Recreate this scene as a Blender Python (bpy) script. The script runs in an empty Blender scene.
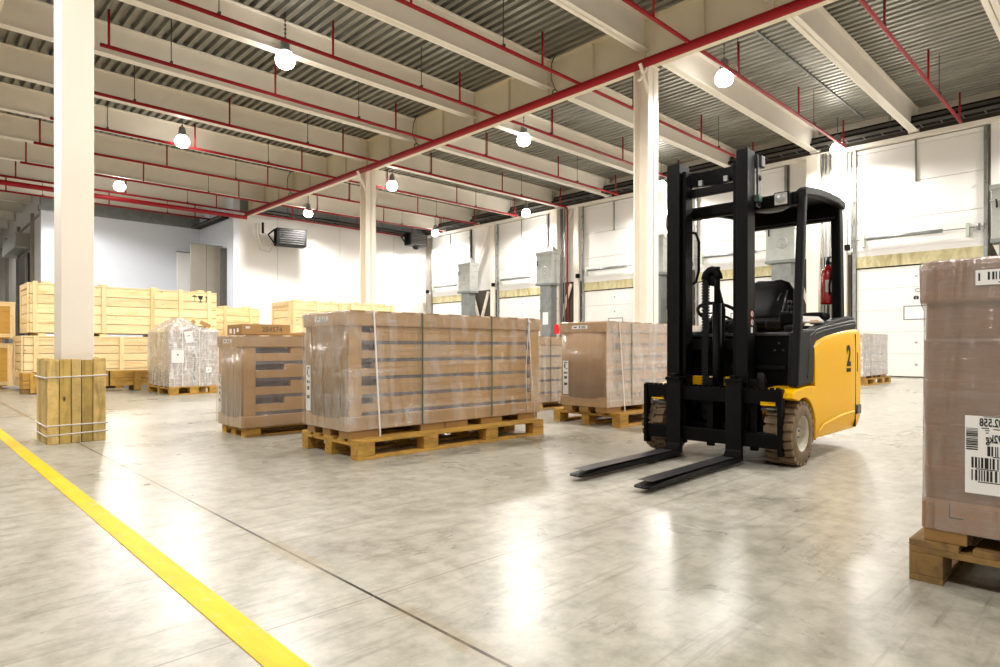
import bpy, math, random
from mathutils import Vector, Matrix
rnd = random.Random(7)
sc = bpy.context.scene
col = sc.collection
PI = math.pi

# ------------------------------------------------------------------ mesh helper
class MB:
    def __init__(s): s.v=[]; s.f=[]; s.m=[]; s.sm=[]
    def add(s, vs, fs, mi=0, smooth=False):
        b=len(s.v); s.v += [tuple(p) for p in vs]
        for f in fs: s.f.append([b+i for i in f]); s.m.append(mi); s.sm.append(smooth)
        return s
    def box(s, x0,x1,y0,y1,z0,z1, mi=0):
        if x0>x1: x0,x1=x1,x0
        if y0>y1: y0,y1=y1,y0
        if z0>z1: z0,z1=z1,z0
        v=[(x0,y0,z0),(x1,y0,z0),(x1,y1,z0),(x0,y1,z0),(x0,y0,z1),(x1,y0,z1),(x1,y1,z1),(x0,y1,z1)]
        return s.add(v,[(0,3,2,1),(4,5,6,7),(0,1,5,4),(1,2,6,5),(2,3,7,6),(3,0,4,7)],mi)
    def bar(s, p, q, w, h, up=(0,0,1), mi=0):
        p=Vector(p); q=Vector(q); d=(q-p).normalized(); u=Vector(up)
        if abs(d.dot(u))>.98: u=Vector((1,0,0))
        a=d.cross(u).normalized()*w/2; b=a.cross(d).normalized()*h/2
        v=[p-a-b,p+a-b,p+a+b,p-a+b,q-a-b,q+a-b,q+a+b,q-a+b]
        return s.add(v,[(0,1,2,3),(7,6,5,4),(0,4,5,1),(1,5,6,2),(2,6,7,3),(3,7,4,0)],mi)
    def tube(s, pts, r, n=10, caps=True, mi=0):
        pts=[Vector(p) for p in pts]; rr = r if isinstance(r,(list,tuple)) else [r]*len(pts)
        rings=[]; prev=None
        for i,p in enumerate(pts):
            if i==0: d=pts[1]-p
            elif i==len(pts)-1: d=p-pts[i-1]
            else: d=(pts[i+1]-p).normalized()+(p-pts[i-1]).normalized()
            d.normalize()
            if prev is None:
                u=Vector((0,0,1)) if abs(d.z)<.9 else Vector((1,0,0))
                a=d.cross(u).normalized()
            else:
                a=(prev-d*prev.dot(d)).normalized()
            prev=a; b=d.cross(a)
            rings.append([p+(a*math.cos(t*2*PI/n)+b*math.sin(t*2*PI/n))*rr[i] for t in range(n)])
        base=len(s.v)
        for R in rings: s.v += [tuple(x) for x in R]
        for i in range(len(pts)-1):
            for k in range(n):
                a0=base+i*n+k; a1=base+i*n+(k+1)%n
                s.f.append([a0,a1,a1+n,a0+n]); s.m.append(mi); s.sm.append(True)
        if caps:
            s.f.append([base+k for k in range(n)][::-1]); s.m.append(mi); s.sm.append(False)
            e=base+(len(pts)-1)*n
            s.f.append([e+k for k in range(n)]); s.m.append(mi); s.sm.append(False)
        return s
    def lathe(s, prof, c=(0,0,0), axis='z', n=32, mi=0, smooth=True):
        # prof: list of (radius, height)
        base=len(s.v); c=Vector(c)
        for r,h in prof:
            for k in range(n):
                t=2*PI*k/n; x,y=r*math.cos(t),r*math.sin(t)
                p={'z':(x,y,h),'y':(x,h,y),'x':(h,x,y)}[axis]
                s.v.append(tuple(c+Vector(p)))
        for i in range(len(prof)-1):
            for k in range(n):
                a0=base+i*n+k; a1=base+i*n+(k+1)%n
                s.f.append([a0,a1,a1+n,a0+n]); s.m.append(mi); s.sm.append(smooth)
        return s
    def prism(s, poly, t0, t1, plane='xz', mi=0, smooth=False):
        def P(a,b,t): return {'xz':(a,t,b),'yz':(t,a,b),'xy':(a,b,t)}[plane]
        n=len(poly)
        v=[P(a,b,t0) for a,b in poly]+[P(a,b,t1) for a,b in poly]
        f=[list(range(n))[::-1], [n+i for i in range(n)]]
        s.add(v,f,mi)
        b=len(s.v)-2*n
        for i in range(n):
            s.f.append([b+i,b+(i+1)%n,b+n+(i+1)%n,b+n+i]); s.m.append(mi); s.sm.append(smooth)
        return s
    def strip(s, secs, mi=0, smooth=True, close=True, caps=False):
        n=len(secs[0]); base=len(s.v)
        for R in secs: s.v += [tuple(p) for p in R]
        for i in range(len(secs)-1):
            for k in range(n if close else n-1):
                a0=base+i*n+k; a1=base+i*n+(k+1)%n
                s.f.append([a0,a1,a1+n,a0+n]); s.m.append(mi); s.sm.append(smooth)
        if caps:
            s.f.append([base+k for k in range(n)][::-1]); s.m.append(mi); s.sm.append(False)
            e=base+(len(secs)-1)*n; s.f.append([e+k for k in range(n)]); s.m.append(mi); s.sm.append(False)
        return s
    def build(s, name, mats, parent=None, bevel=0, loc=None, seg=2, recalc=True):
        me=bpy.data.meshes.new(name); me.from_pydata(s.v,[],s.f)
        if not isinstance(mats,(list,tuple)): mats=[mats]
        for m in mats: me.materials.append(m)
        me.polygons.foreach_set('material_index', s.m)
        me.polygons.foreach_set('use_smooth', s.sm)
        if recalc:
            import bmesh
            bm=bmesh.new(); bm.from_mesh(me); bmesh.ops.recalc_face_normals(bm, faces=bm.faces); bm.to_mesh(me); bm.free()
        me.update()
        o=bpy.data.objects.new(name,me); col.objects.link(o)
        if parent is not None: o.parent=parent
        if loc: o.location=loc
        if bevel:
            b=o.modifiers.new('bevel','BEVEL'); b.width=bevel; b.segments=seg; b.limit_method='ANGLE'; b.angle_limit=math.radians(40)
            b.harden_normals=False
        return o

def tag(o,label=None,cat=None,group=None,kind=None):
    if label: o['label']=label
    if cat: o['category']=cat
    if group: o['group']=group
    if kind: o['kind']=kind
    return o
def thing(name,label,cat,loc=(0,0,0),rz=0,group=None):
    o=bpy.data.objects.new(name,None); col.objects.link(o); o.location=loc; o.rotation_euler=(0,0,rz)
    o.empty_display_size=.1
    return tag(o,label,cat,group)
def copy_tree(o,parent=None):
    c=o.copy(); col.objects.link(c); c.parent=parent
    for ch in list(o.children): copy_tree(ch,c)
    return c
def text_mesh(body,size,name,mat,parent,M,mirror=False,extrude=.0006,xscale=1,bold=0):
    cu=bpy.data.curves.new(name,'FONT'); cu.body=body; cu.size=size; cu.extrude=extrude; cu.align_x='CENTER'; cu.align_y='CENTER'
    cu.offset=bold
    t=bpy.data.objects.new('tmp',cu); col.objects.link(t)
    dg=bpy.context.evaluated_depsgraph_get(); dg.update()
    me=bpy.data.meshes.new_from_object(t.evaluated_get(dg))
    bpy.data.objects.remove(t); bpy.data.curves.remove(cu)
    me.name=name
    me.transform(Matrix.Diagonal((-xscale if mirror else xscale,1,1,1)))
    if mirror: me.flip_normals()
    me.transform(M)
    me.materials.clear(); me.materials.append(mat)
    o=bpy.data.objects.new(name,me); col.objects.link(o)
    if parent is not None: o.parent=parent
    return o
def face_matrix(origin, right, up):
    r=Vector(right).normalized(); u=Vector(up).normalized(); n=r.cross(u)
    M=Matrix((r,u,n)).transposed().to_4x4(); M.translation=Vector(origin); return M
NEGX=lambda x,y,z: face_matrix((x,y,z),(0,-1,0),(0,0,1))   # a face seen from -X
NEGY=lambda x,y,z: face_matrix((x,y,z),(1,0,0),(0,0,1))    # a face seen from -Y

# ------------------------------------------------------------------ materials
def srgb(c):
    if isinstance(c,str):
        c=c.lstrip('#'); c=[int(c[i:i+2],16)/255 for i in (0,2,4)]
    return tuple([x/12.92 if x<=.04045 else ((x+.055)/1.055)**2.4 for x in c]+[1])
def new(name):
    m=bpy.data.materials.new(name); m.use_nodes=True; nt=m.node_tree
    return m,nt,nt.nodes['Principled BSDF']
def link(nt,a,b): nt.links.new(a,b)
def N(nt,t,**k):
    n=nt.nodes.new(t)
    for a,b in k.items(): setattr(n,a,b)
    return n
def coords(nt,scale=(1,1,1),kind='Object',rot=(0,0,0),rand=False):
    tc=N(nt,'ShaderNodeTexCoord'); mp=N(nt,'ShaderNodeMapping'); mp.inputs['Scale'].default_value=scale; mp.inputs['Rotation'].default_value=rot
    link(nt,tc.outputs[kind],mp.inputs['Vector'])
    if rand:
        oi=N(nt,'ShaderNodeObjectInfo'); ml=N(nt,'ShaderNodeMath',operation='MULTIPLY'); ml.inputs[1].default_value=37.
        link(nt,oi.outputs['Random'],ml.inputs[0]); cb=N(nt,'ShaderNodeCombineXYZ')
        for i in range(3): link(nt,ml.outputs[0],cb.inputs[i])
        link(nt,cb.outputs[0],mp.inputs['Location'])
    return mp.outputs[0]
def noise(nt,vec,scale,detail=4,rough=.55,dist=0):
    n=N(nt,'ShaderNodeTexNoise'); n.inputs['Scale'].default_value=scale; n.inputs['Detail'].default_value=detail
    n.inputs['Roughness'].default_value=rough; n.inputs['Distortion'].default_value=dist; link(nt,vec,n.inputs['Vector']); return n.outputs['Fac']
def ramp(nt,fac,stops):
    r=N(nt,'ShaderNodeValToRGB'); link(nt,fac,r.inputs[0]); e=r.color_ramp.elements
    while len(e)<len(stops): e.new(.5)
    for i,(p,c) in enumerate(stops): e[i].position=p; e[i].color=c if len(c)==4 else (*c,1)
    return r.outputs[0]
def bump(nt,h,b,strength=.3,dist=.01,prev=None):
    n=N(nt,'ShaderNodeBump'); n.inputs['Strength'].default_value=strength; n.inputs['Distance'].default_value=dist
    link(nt,h,n.inputs['Height'])
    if prev is not None: link(nt,prev,n.inputs['Normal'])
    if b is not None: link(nt,n.outputs[0],b.inputs['Normal'])
    return n.outputs[0]
def mix(nt,fac,a,b,mode='MIX'):
    n=N(nt,'ShaderNodeMix',data_type='RGBA',blend_type=mode)
    def s(i,v):
        if isinstance(v,(float,int)): n.inputs[i].default_value=v
        elif isinstance(v,tuple): n.inputs[i].default_value=v
        else: link(nt,v,n.inputs[i])
    s(0,fac); s(6,a); s(7,b); return n.outputs[2]
def mathn(nt,op,a,b=None,c=None,clamp=False):
    n=N(nt,'ShaderNodeMath',operation=op,use_clamp=clamp)
    for i,v in enumerate((a,b,c)):
        if v is None: continue
        if isinstance(v,(float,int)): n.inputs[i].default_value=v
        else: link(nt,v,n.inputs[i])
    return n.outputs[0]
def simple(name,c,rough=.5,metal=0,var=.06,nscale=3,bmp=0,bscale=40,coat=0,spec=.5):
    m,nt,b=new(name); base=srgb(c)
    v=coords(nt,rand=True); f=noise(nt,v,nscale,5)
    lo=tuple(x*(1-var*2) for x in base[:3])+(1,); hi=tuple(min(1,x*(1+var)) for x in base[:3])+(1,)
    link(nt,ramp(nt,f,[(.3,lo),(.7,hi)]),b.inputs['Base Color'])
    b.inputs['Roughness'].default_value=rough; b.inputs['Metallic'].default_value=metal; b.inputs['Specular IOR Level'].default_value=spec
    if coat: b.inputs['Coat Weight'].default_value=coat; b.inputs['Coat Roughness'].default_value=.08
    if bmp: bump(nt,noise(nt,v,bscale,3),b,bmp,.004)
    return m
def wood(name,c1,c2,axis='x',rough=.6,knots=True,dirt=0):
    m,nt,b=new(name)
    s={'x':(1,9,9),'y':(9,1,9),'z':(9,9,1)}[axis]
    v=coords(nt,s,rand=True); f=noise(nt,v,1.6,6,.6,1.2)
    c=ramp(nt,f,[(.25,srgb(c2)),(.5,srgb(c1)),(.8,tuple(min(1,x*1.08) for x in srgb(c1)[:3])+(1,))])
    oi=N(nt,'ShaderNodeObjectInfo'); hs=N(nt,'ShaderNodeHueSaturation')
    r=N(nt,'ShaderNodeMapRange'); r.inputs[3].default_value=.82; r.inputs[4].default_value=1.1
    link(nt,oi.outputs['Random'],r.inputs[0]); link(nt,r.outputs[0],hs.inputs['Value']); link(nt,c,hs.inputs['Color']); c=hs.outputs[0]
    if knots:
        v2=coords(nt,{'x':(1,2.2,2.2),'y':(2.2,1,2.2),'z':(2.2,2.2,1)}[axis],rand=True)
        vo=N(nt,'ShaderNodeTexVoronoi'); vo.inputs['Scale'].default_value=3.1; link(nt,v2,vo.inputs['Vector'])
        k=ramp(nt,vo.outputs['Distance'],[(.04,(1,1,1,1)),(.10,(0,0,0,1))])
        c=mix(nt,k,c,tuple(x*.35 for x in srgb(c2)[:3])+(1,))
    if dirt:
        d=noise(nt,coords(nt,rand=True),5,6,.7); c=mix(nt,mathn(nt,'MULTIPLY',ramp(nt,d,[(.45,(0,0,0,1)),(.7,(1,1,1,1))]),dirt),c,srgb('#5a4630'))
    link(nt,c,b.inputs['Base Color']); b.inputs['Roughness'].default_value=rough
    bump(nt,f,b,.25,.003)
    return m
def cardboard(name,c,film=.0,var=.09,rough=.55,bscale=5,bstr=.35):
    m,nt,b=new(name); base=srgb(c)
    v=coords(nt,(1,1,6),rand=True); f=noise(nt,v,2.2,6,.6)
    cc=ramp(nt,f,[(.25,tuple(x*(1-var*2.2) for x in base[:3])+(1,)),(.75,tuple(min(1,x*(1+var)) for x in base[:3])+(1,))])
    link(nt,cc,b.inputs['Base Color']); b.inputs['Roughness'].default_value=rough
    if film:
        b.inputs['Coat Weight'].default_value=film; b.inputs['Coat Roughness'].default_value=.12
        w=coords(nt,(3,3,1.0),rand=True); h=noise(nt,w,bscale,4,.6,1.5)
        h2=noise(nt,coords(nt,(1,1,5),rand=True),bscale*3,4,.65)
        n1=bump(nt,h,None,bstr,.02); n2=bump(nt,h2,None,bstr*.8,.006,prev=n1)
        link(nt,n2,b.inputs['Coat Normal'])
    return m

M={}
M['cream']=simple('cream_steel_paint','#f0e9dd',.45,var=.03,nscale=1.2)
M['creamcol']=simple('cream_column_paint','#f4ebdd',.42,var=.02,nscale=1.5,bmp=.05)
M['girder']=simple('girder_paint','#e4d9bf',.5,var=.04,nscale=1.2)
M['redpipe']=simple('red_pipe_paint','#98101b',.5,var=.06,spec=.3)
M['redbright']=simple('red_paint','#d5141c',.3,var=.05,coat=.5)
M['wire']=simple('hanger_steel','#54524c',.5,.6)
M['white']=simple('white_panel','#e9e7e4',.4,var=.015,nscale=.7)
M['wallwhite']=simple('wall_white','#e8e5e2',.5,var=.015,nscale=.5)
M['bluewhite']=simple('daylight_tinted_wall','#e3e9f4',.5,var=.02,nscale=.5)  # bluish tint is daylight put into the wall colour
M['greywall']=simple('grey_beige_wall','#a99f92',.6,var=.05)
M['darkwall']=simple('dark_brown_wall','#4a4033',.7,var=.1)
M['galv']=simple('galvanised_rail','#9a9d9c',.4,.7,var=.1,nscale=6)
M['duct']=simple('grey_duct_metal','#b4b8b4',.45,.1,var=.07,nscale=4)
M['ductdark']=simple('dark_duct_metal','#868a89',.5,.2,var=.1,nscale=4)
M['greypanel']=simple('warm_grey_panel','#9c968c',.5,var=.03)
M['darkgrey']=simple('dark_grey_panel','#57544f',.55,var=.05)
M['black']=simple('black_paint','#08080a',.52,var=.15,nscale=8,bmp=.05,spec=.1)
M['mast']=simple('dark_mast_paint','#0a0a0c',.42,var=.12,nscale=8,spec=.14)
M['greysteel']=simple('worn_grey_steel','#4d4c4f',.35,.6,var=.12,nscale=12)
M['plastic']=simple('charcoal_plastic','#131417',.5,var=.1,nscale=10,bmp=.1,bscale=120,spec=.16)
M['vinyl']=simple('black_vinyl','#09090b',.38,var=.1,bmp=.15,bscale=60,spec=.2)
M['yellow']=simple('yellow_enamel','#eab000',.38,var=.02,nscale=2,coat=.18,spec=.08)
M['tyre']=simple('dusty_brown_rubber','#6e5a42',.85,var=.22,nscale=14,bmp=.3,bscale=60)
M['rim']=simple('cream_rim','#b9b3a0',.5,var=.12,nscale=20)
M['label']=simple('white_label','#eeecea',.45,var=.02)
M['ink']=simple('black_ink','#1a191b',.6)
M['greyink']=simple('grey_ink','#55504d',.6)
M['strapw']=simple('white_strap','#e6e4e2',.35,var=.03)
M['strapg']=simple('green_strap','#3f5a4c',.4,var=.05)
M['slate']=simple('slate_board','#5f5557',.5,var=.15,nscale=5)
M['dark']=simple('dark_void_board','#3a3432',.7)
M['extred']=simple('extinguisher_red','#a00d14',.25,coat=.8,var=.04)
M['glass']=simple('lamp_lens','#b9b3ad',.1,var=.1,nscale=20)
M['orange']=simple('orange_lens','#d98a1e',.3)
M['paper']=simple('paper','#cfc8bf',.6)
M['spring']=simple('pale_green_bracket','#c8cfc0',.5)
M['cable']=simple('black_cable','#141313',.6,spec=.15)
M['hose']=simple('cream_hose','#cfc6b4',.5)
M['box']=cardboard('kraft_cardboard','#b98f55')
M['boxd']=cardboard('dark_cardboard','#9a7440')
M['ctn']=cardboard('wrapped_carton','#b78d55',.5,bstr=.15)
M['ctn_b']=cardboard('wrapped_tray','#b08750',.6,bstr=.15)
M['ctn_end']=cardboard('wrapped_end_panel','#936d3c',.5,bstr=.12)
M['ctn_far']=cardboard('far_carton','#bfa888',.5,bstr=.15)
M['near']=cardboard('near_wrapped_carton','#7d5533',.5,rough=.5,bstr=.15)
M['nearcap']=cardboard('near_wrapped_cap','#855b36',1.,rough=.45,bscale=14,bstr=.5)
M['near2']=cardboard('near_tray','#8c623b',.7,rough=.5,bstr=.25)
M['mess']=cardboard('mixed_wrapped_cartons','#b09a84',1.,bscale=12,bstr=.9)
M['messy']=cardboard('mixed_wrapped_cartons_kraft','#b7985c',.8,bscale=12,bstr=.7)
for ax in 'xyz':
    M['crate'+ax]=wood('pine_crate_'+ax,'#f2d9a6','#dbb06a',ax)
    M['pallet'+ax]=wood('pallet_wood_'+ax,'#c4963f','#86601e',ax,.7,dirt=.55)
    M['old'+ax]=wood('old_pallet_wood_'+ax,'#90703f','#5b4526',ax,.75,dirt=.7)
M['guard']=wood('guard_plank','#e2c27a','#a08040','z',.65,dirt=.45)
M['guard2']=wood('guard_plank_green','#c8a95a','#79602a','z',.65,dirt=.5)
M['ply']=wood('plywood','#e2b354','#cf9c3c','x',.5,knots=True)

def film_mat(name,amount,c=(.95,.95,.97,1),scale=5,rough=.16,base=.05):
    m,nt,b=new(name)
    b.inputs['Base Color'].default_value=c; b.inputs['Roughness'].default_value=.35
    v=coords(nt,(2.6,2.6,.7),rand=True); f=noise(nt,v,scale,6,.6,1.8)
    v2=coords(nt,(.6,.6,7),rand=True); g=noise(nt,v2,scale*1.2,5,.6,.8)
    a=mathn(nt,'MULTIPLY',ramp(nt,f,[(.45,(0,0,0,1)),(.8,(1,1,1,1))]),amount)
    a2=mathn(nt,'MULTIPLY',ramp(nt,g,[(.52,(0,0,0,1)),(.8,(1,1,1,1))]),amount*.9)
    al=mathn(nt,'ADD',mathn(nt,'ADD',a,a2),base,clamp=True)
    wr=noise(nt,coords(nt,(3.5,3.5,.5),rand=True),2.4,3,.5,.6); fi=noise(nt,coords(nt,(1.2,1.2,10),rand=True),9,4,.6,.5)
    n1=bump(nt,wr,None,.9,.06); n2=bump(nt,fi,b,.5,.008,prev=n1)
    tr=N(nt,'ShaderNodeBsdfTransparent'); gl=N(nt,'ShaderNodeBsdfGlossy'); gl.inputs['Roughness'].default_value=rough; link(nt,n2,gl.inputs['Normal'])
    m1=N(nt,'ShaderNodeMixShader'); link(nt,al,m1.inputs[0]); link(nt,tr.outputs[0],m1.inputs[1]); link(nt,b.outputs[0],m1.inputs[2])
    fr=N(nt,'ShaderNodeLayerWeight'); fr.inputs['Blend'].default_value=.5; link(nt,n2,fr.inputs['Normal'])
    fz=mathn(nt,'MULTIPLY_ADD',mathn(nt,'POWER',fr.outputs['Facing'],4.),.8,.10)
    m2=N(nt,'ShaderNodeMixShader'); link(nt,fz,m2.inputs[0]); link(nt,m1.outputs[0],m2.inputs[1]); link(nt,gl.outputs[0],m2.inputs[2])
    link(nt,m2.outputs[0],nt.nodes['Material Output'].inputs['Surface'])
    return m
M['film']=film_mat('stretch_film',.34,scale=2.0,rough=.12)  # film streaks, made whiter to paint in sheen and highlights
M['filmL']=film_mat('stretch_film_light',.10,scale=2.)
M['filmH']=film_mat('stretch_film_heavy',.75,scale=5,base=.22)
M['filmS']=film_mat('stretch_film_sheen',.25,scale=.9,base=.24)  # extra whiteness stands for reflected light washing out the near side
M['filmB']=film_mat('stretch_film_no_sheen',.06,scale=1.2,base=.03)  # clear copy for faces without the painted wash

# floor
def floor_mat():
    m,nt,b=new('polished_concrete')
    v=coords(nt,kind='Object')
    big=noise(nt,v,.35,5,.55,.6); mid=noise(nt,v,1.6,7,.65,.8); fine=noise(nt,v,9,6,.7)
    c=ramp(nt,big,[(.3,srgb('#8f8b78')),(.52,srgb('#aca797')),(.7,srgb('#c6c2b7'))])
    c=mix(nt,ramp(nt,mid,[(.36,(.8,.8,.8,1)),(.5,(0,0,0,1))]),c,srgb('#858070'))
    c=mix(nt,.45,c,ramp(nt,fine,[(.3,srgb('#77736a')),(.6,srgb('#cbc7bc'))]))
    # scuffs: thin stretched noise at three headings
    for rot,th in ((.35,.69),(-.8,.70),(1.5,.72)):
        vv=coords(nt,(.5,9,1),rot=(0,0,rot)); s=noise(nt,vv,2.3,6,.68,.15)
        k=mathn(nt,'MULTIPLY',ramp(nt,s,[(th-.12,(0,0,0,1)),(th,(1,1,1,1))]),.5)
        c=mix(nt,k,c,srgb('#6d675a'))
    # small dark pits
    sp=noise(nt,v,22,4,.6); c=mix(nt,mathn(nt,'MULTIPLY',ramp(nt,sp,[(.66,(0,0,0,1)),(.74,(1,1,1,1))]),.4),c,srgb('#5f594d'))
    sx=N(nt,'ShaderNodeSeparateXYZ'); link(nt,v,sx.inputs[0])
    def line(ax,pos,w,wob=0):
        d=mathn(nt,'ABSOLUTE',mathn(nt,'SUBTRACT',sx.outputs[ax],pos)); return mathn(nt,'LESS_THAN',d,w)
    for ax,pos,w,cc,st in ((0,1.136,.006,'#1a110b',1),(1,1.77,.004,'#7c705c',.6),(1,10.2,.004,'#7c705c',.6),(1,-6.,.004,'#7c705c',.6),(0,9.6,.004,'#7c705c',.6)):
        c=mix(nt,mathn(nt,'MULTIPLY',line(ax,pos,w),st),c,srgb(cc))
    # worn edge beside the joint
    d=mathn(nt,'ABSOLUTE',mathn(nt,'SUBTRACT',sx.outputs[0],1.136)); e=mathn(nt,'MULTIPLY',mathn(nt,'LESS_THAN',d,.04),ramp(nt,mid,[(.4,(.5,.5,.5,1)),(.6,(0,0,0,1))]))
    c=mix(nt,e,c,srgb('#a08e6c'))
    link(nt,c,b.inputs['Base Color'])
    r=N(nt,'ShaderNodeMapRange'); r.inputs[3].default_value=.17; r.inputs[4].default_value=.42
    link(nt,mix(nt,.5,big,mid),r.inputs[0]); link(nt,r.outputs[0],b.inputs['Roughness'])
    b.inputs['Specular IOR Level'].default_value=.3
    bump(nt,noise(nt,v,3.,4),b,.08,.01)
    return m
M['floor']=floor_mat()
def paint_line():
    m,nt,b=new('yellow_floor_paint'); v=coords(nt); f=noise(nt,coords(nt,(6,1.2,1)),3,6,.6)
    c=ramp(nt,f,[(.3,srgb('#e8b800')),(.55,srgb('#f2c400')),(.75,srgb('#efcf3a'))])
    k=ramp(nt,noise(nt,v,14,6,.7),[(.58,(0,0,0,1)),(.68,(1,1,1,1))])
    c=mix(nt,mathn(nt,'MULTIPLY',k,.6),c,srgb('#c9bd92'))
    link(nt,c,b.inputs['Base Color']); b.inputs['Roughness'].default_value=.5; b.inputs['Specular IOR Level'].default_value=.2; return m
M['line']=paint_line()
def deck_mat():
    m,nt,b=new('galvanised_deck'); v=coords(nt); f=noise(nt,coords(nt,(4,.4,4)),2.,5)
    link(nt,ramp(nt,f,[(.3,srgb('#807f78')),(.7,srgb('#b2b0a8'))]),b.inputs['Base Color'])
    b.inputs['Roughness'].default_value=.38; b.inputs['Metallic'].default_value=.75; return m
M['deck']=deck_mat()
def ribbed(name,c,scale=30,strength=.35):
    m,nt,b=new(name); v=coords(nt); w=N(nt,'ShaderNodeTexWave'); w.bands_direction='Z'; w.inputs['Scale'].default_value=scale; w.inputs['Distortion'].default_value=0
    link(nt,v,w.inputs['Vector']); link(nt,ramp(nt,noise(nt,v,.8,3),[(.3,tuple(x*.96 for x in srgb(c)[:3])+(1,)),(.7,srgb(c))]),b.inputs['Base Color']); b.inputs['Roughness'].default_value=.35
    bump(nt,w.outputs['Fac'],b,strength,.006); return m
M['ribwhite']=ribbed('ribbed_white_door','#efede8',5)
M['band']=(lambda: (lambda m,nt,b:(link(nt,ramp(nt,noise(nt,coords(nt,(1,2.5,1)),1.6,6,.65,1.),[(.3,srgb('#a89c6c')),(.55,srgb('#cfc59b')),(.8,srgb('#dcd5b4'))]),b.inputs['Base Color']),b.inputs['Roughness'].__setattr__('default_value',.7),m)[-1])(*new('stained_header_cloth')))()
def emit(name,c,s):
    m,nt,b=new(name); b.inputs['Base Color'].default_value=c; b.inputs['Emission Color'].default_value=c; b.inputs['Emission Strength'].default_value=s; return m
M['bulb']=emit('lamp_glow',(1,.965,.9,1),14)

# ------------------------------------------------------------------ dimensions
H=.82; XW=19.8; YE=26.1; XG=10.63; ZD=7.26
YB=[6.84+2.51*k for k in range(-4,8)]
YP=[.74,3.15,5.76,8.27,10.78,13.29,15.9,18.4,20.9,23.4,25.64]

# ------------------------------------------------------------------ setting
tag(MB().box(-9,XW+.4,-9,52,-.2,0).build('floor',M['floor']),kind='structure')
tag(MB().box(.765-.085,.767,-9,52,0.0005,.003).build('trim_1',M['line']),'yellow painted lane line across the concrete floor',kind='structure')
# corrugated deck (ribs run along Y)
mb=MB(); prof=[]; x=-9.
while x<XW+.3:
    prof += [(x,ZD+.08),(x+.06,ZD+.08),(x+.085,ZD),(x+.175,ZD)]; x+=.2
mb.strip([[(px,-9,pz) for px,pz in prof],[(px,52,pz) for px,pz in prof]],close=False,smooth=False)
mb.box(-9,XW+.4,-9,52,ZD+.12,ZD+.2)
tag(mb.build('ceiling',M['deck'],recalc=False),kind='structure')
# right wall, with the dock doors
mb=MB(); mb.box(XW+.1,XW+.4,-9,YE+.1,0,ZD+.1,0)
mb.box(XW-.02,XW+.1,-9,YE,6.95,ZD+.1,1)
tag(mb.build('wall_right',[M['greywall'],M['cream']]),kind='structure')
mb=MB(); mb.box(10.29,XW+.1,YE,YE+.3,0,ZD+.1)
for sx in (11.9,14.9,17.9): mb.box(sx,sx+.012,YE-.004,YE,0,6.4,1)
mb.box(10.28,XW,YE-.03,YE,6.42,ZD,2)
tag(mb.build('wall_back',[M['wallwhite'],M['greypanel'],M['ductdark']]),kind='structure')
tag(MB().box(10.0,10.3,YE+.3,30,0,ZD+.1).box(10.02,10.29,YE+.0,YE+.3,0,ZD).build('wall_recess_side',M['bluewhite']),kind='structure')
mb=MB(); mb.box(4.11,10.3,30,30.3,0,6.35,0); mb.box(4.05,10.3,29.95,30.3,6.2,6.4,1); mb.box(4.11,10.3,30,30.3,6.4,ZD+.1,1)
tag(mb.build('wall_recess',[M['bluewhite'],M['ductdark']]),kind='structure')
mb=MB(); mb.box(4.11,4.4,30.3,52,0,ZD+.1); mb.box(4.07,4.11,30,52,6.0,6.1,1)
for y in (31.6,35.5,39.6,44): mb.box(4.0,4.11,y,y+.25,0,6.3,1)
tag(mb.build('wall_passage',[M['wallwhite'],M['greypanel']]),kind='structure')
mb=MB(); mb.box(-9,4.3,52,52.3,0,ZD+.1)
tag(mb.build('wall_far',M['greywall']),kind='structure')
tag(MB().box(-9.3,-9,-9,52.3,0,ZD+.1).build('wall_left',M['wallwhite']),kind='structure')
tag(MB().box(-9,XW+.4,-9.3,-9,0,ZD+.1).build('wall_front',M['wallwhite']),kind='structure')

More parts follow.
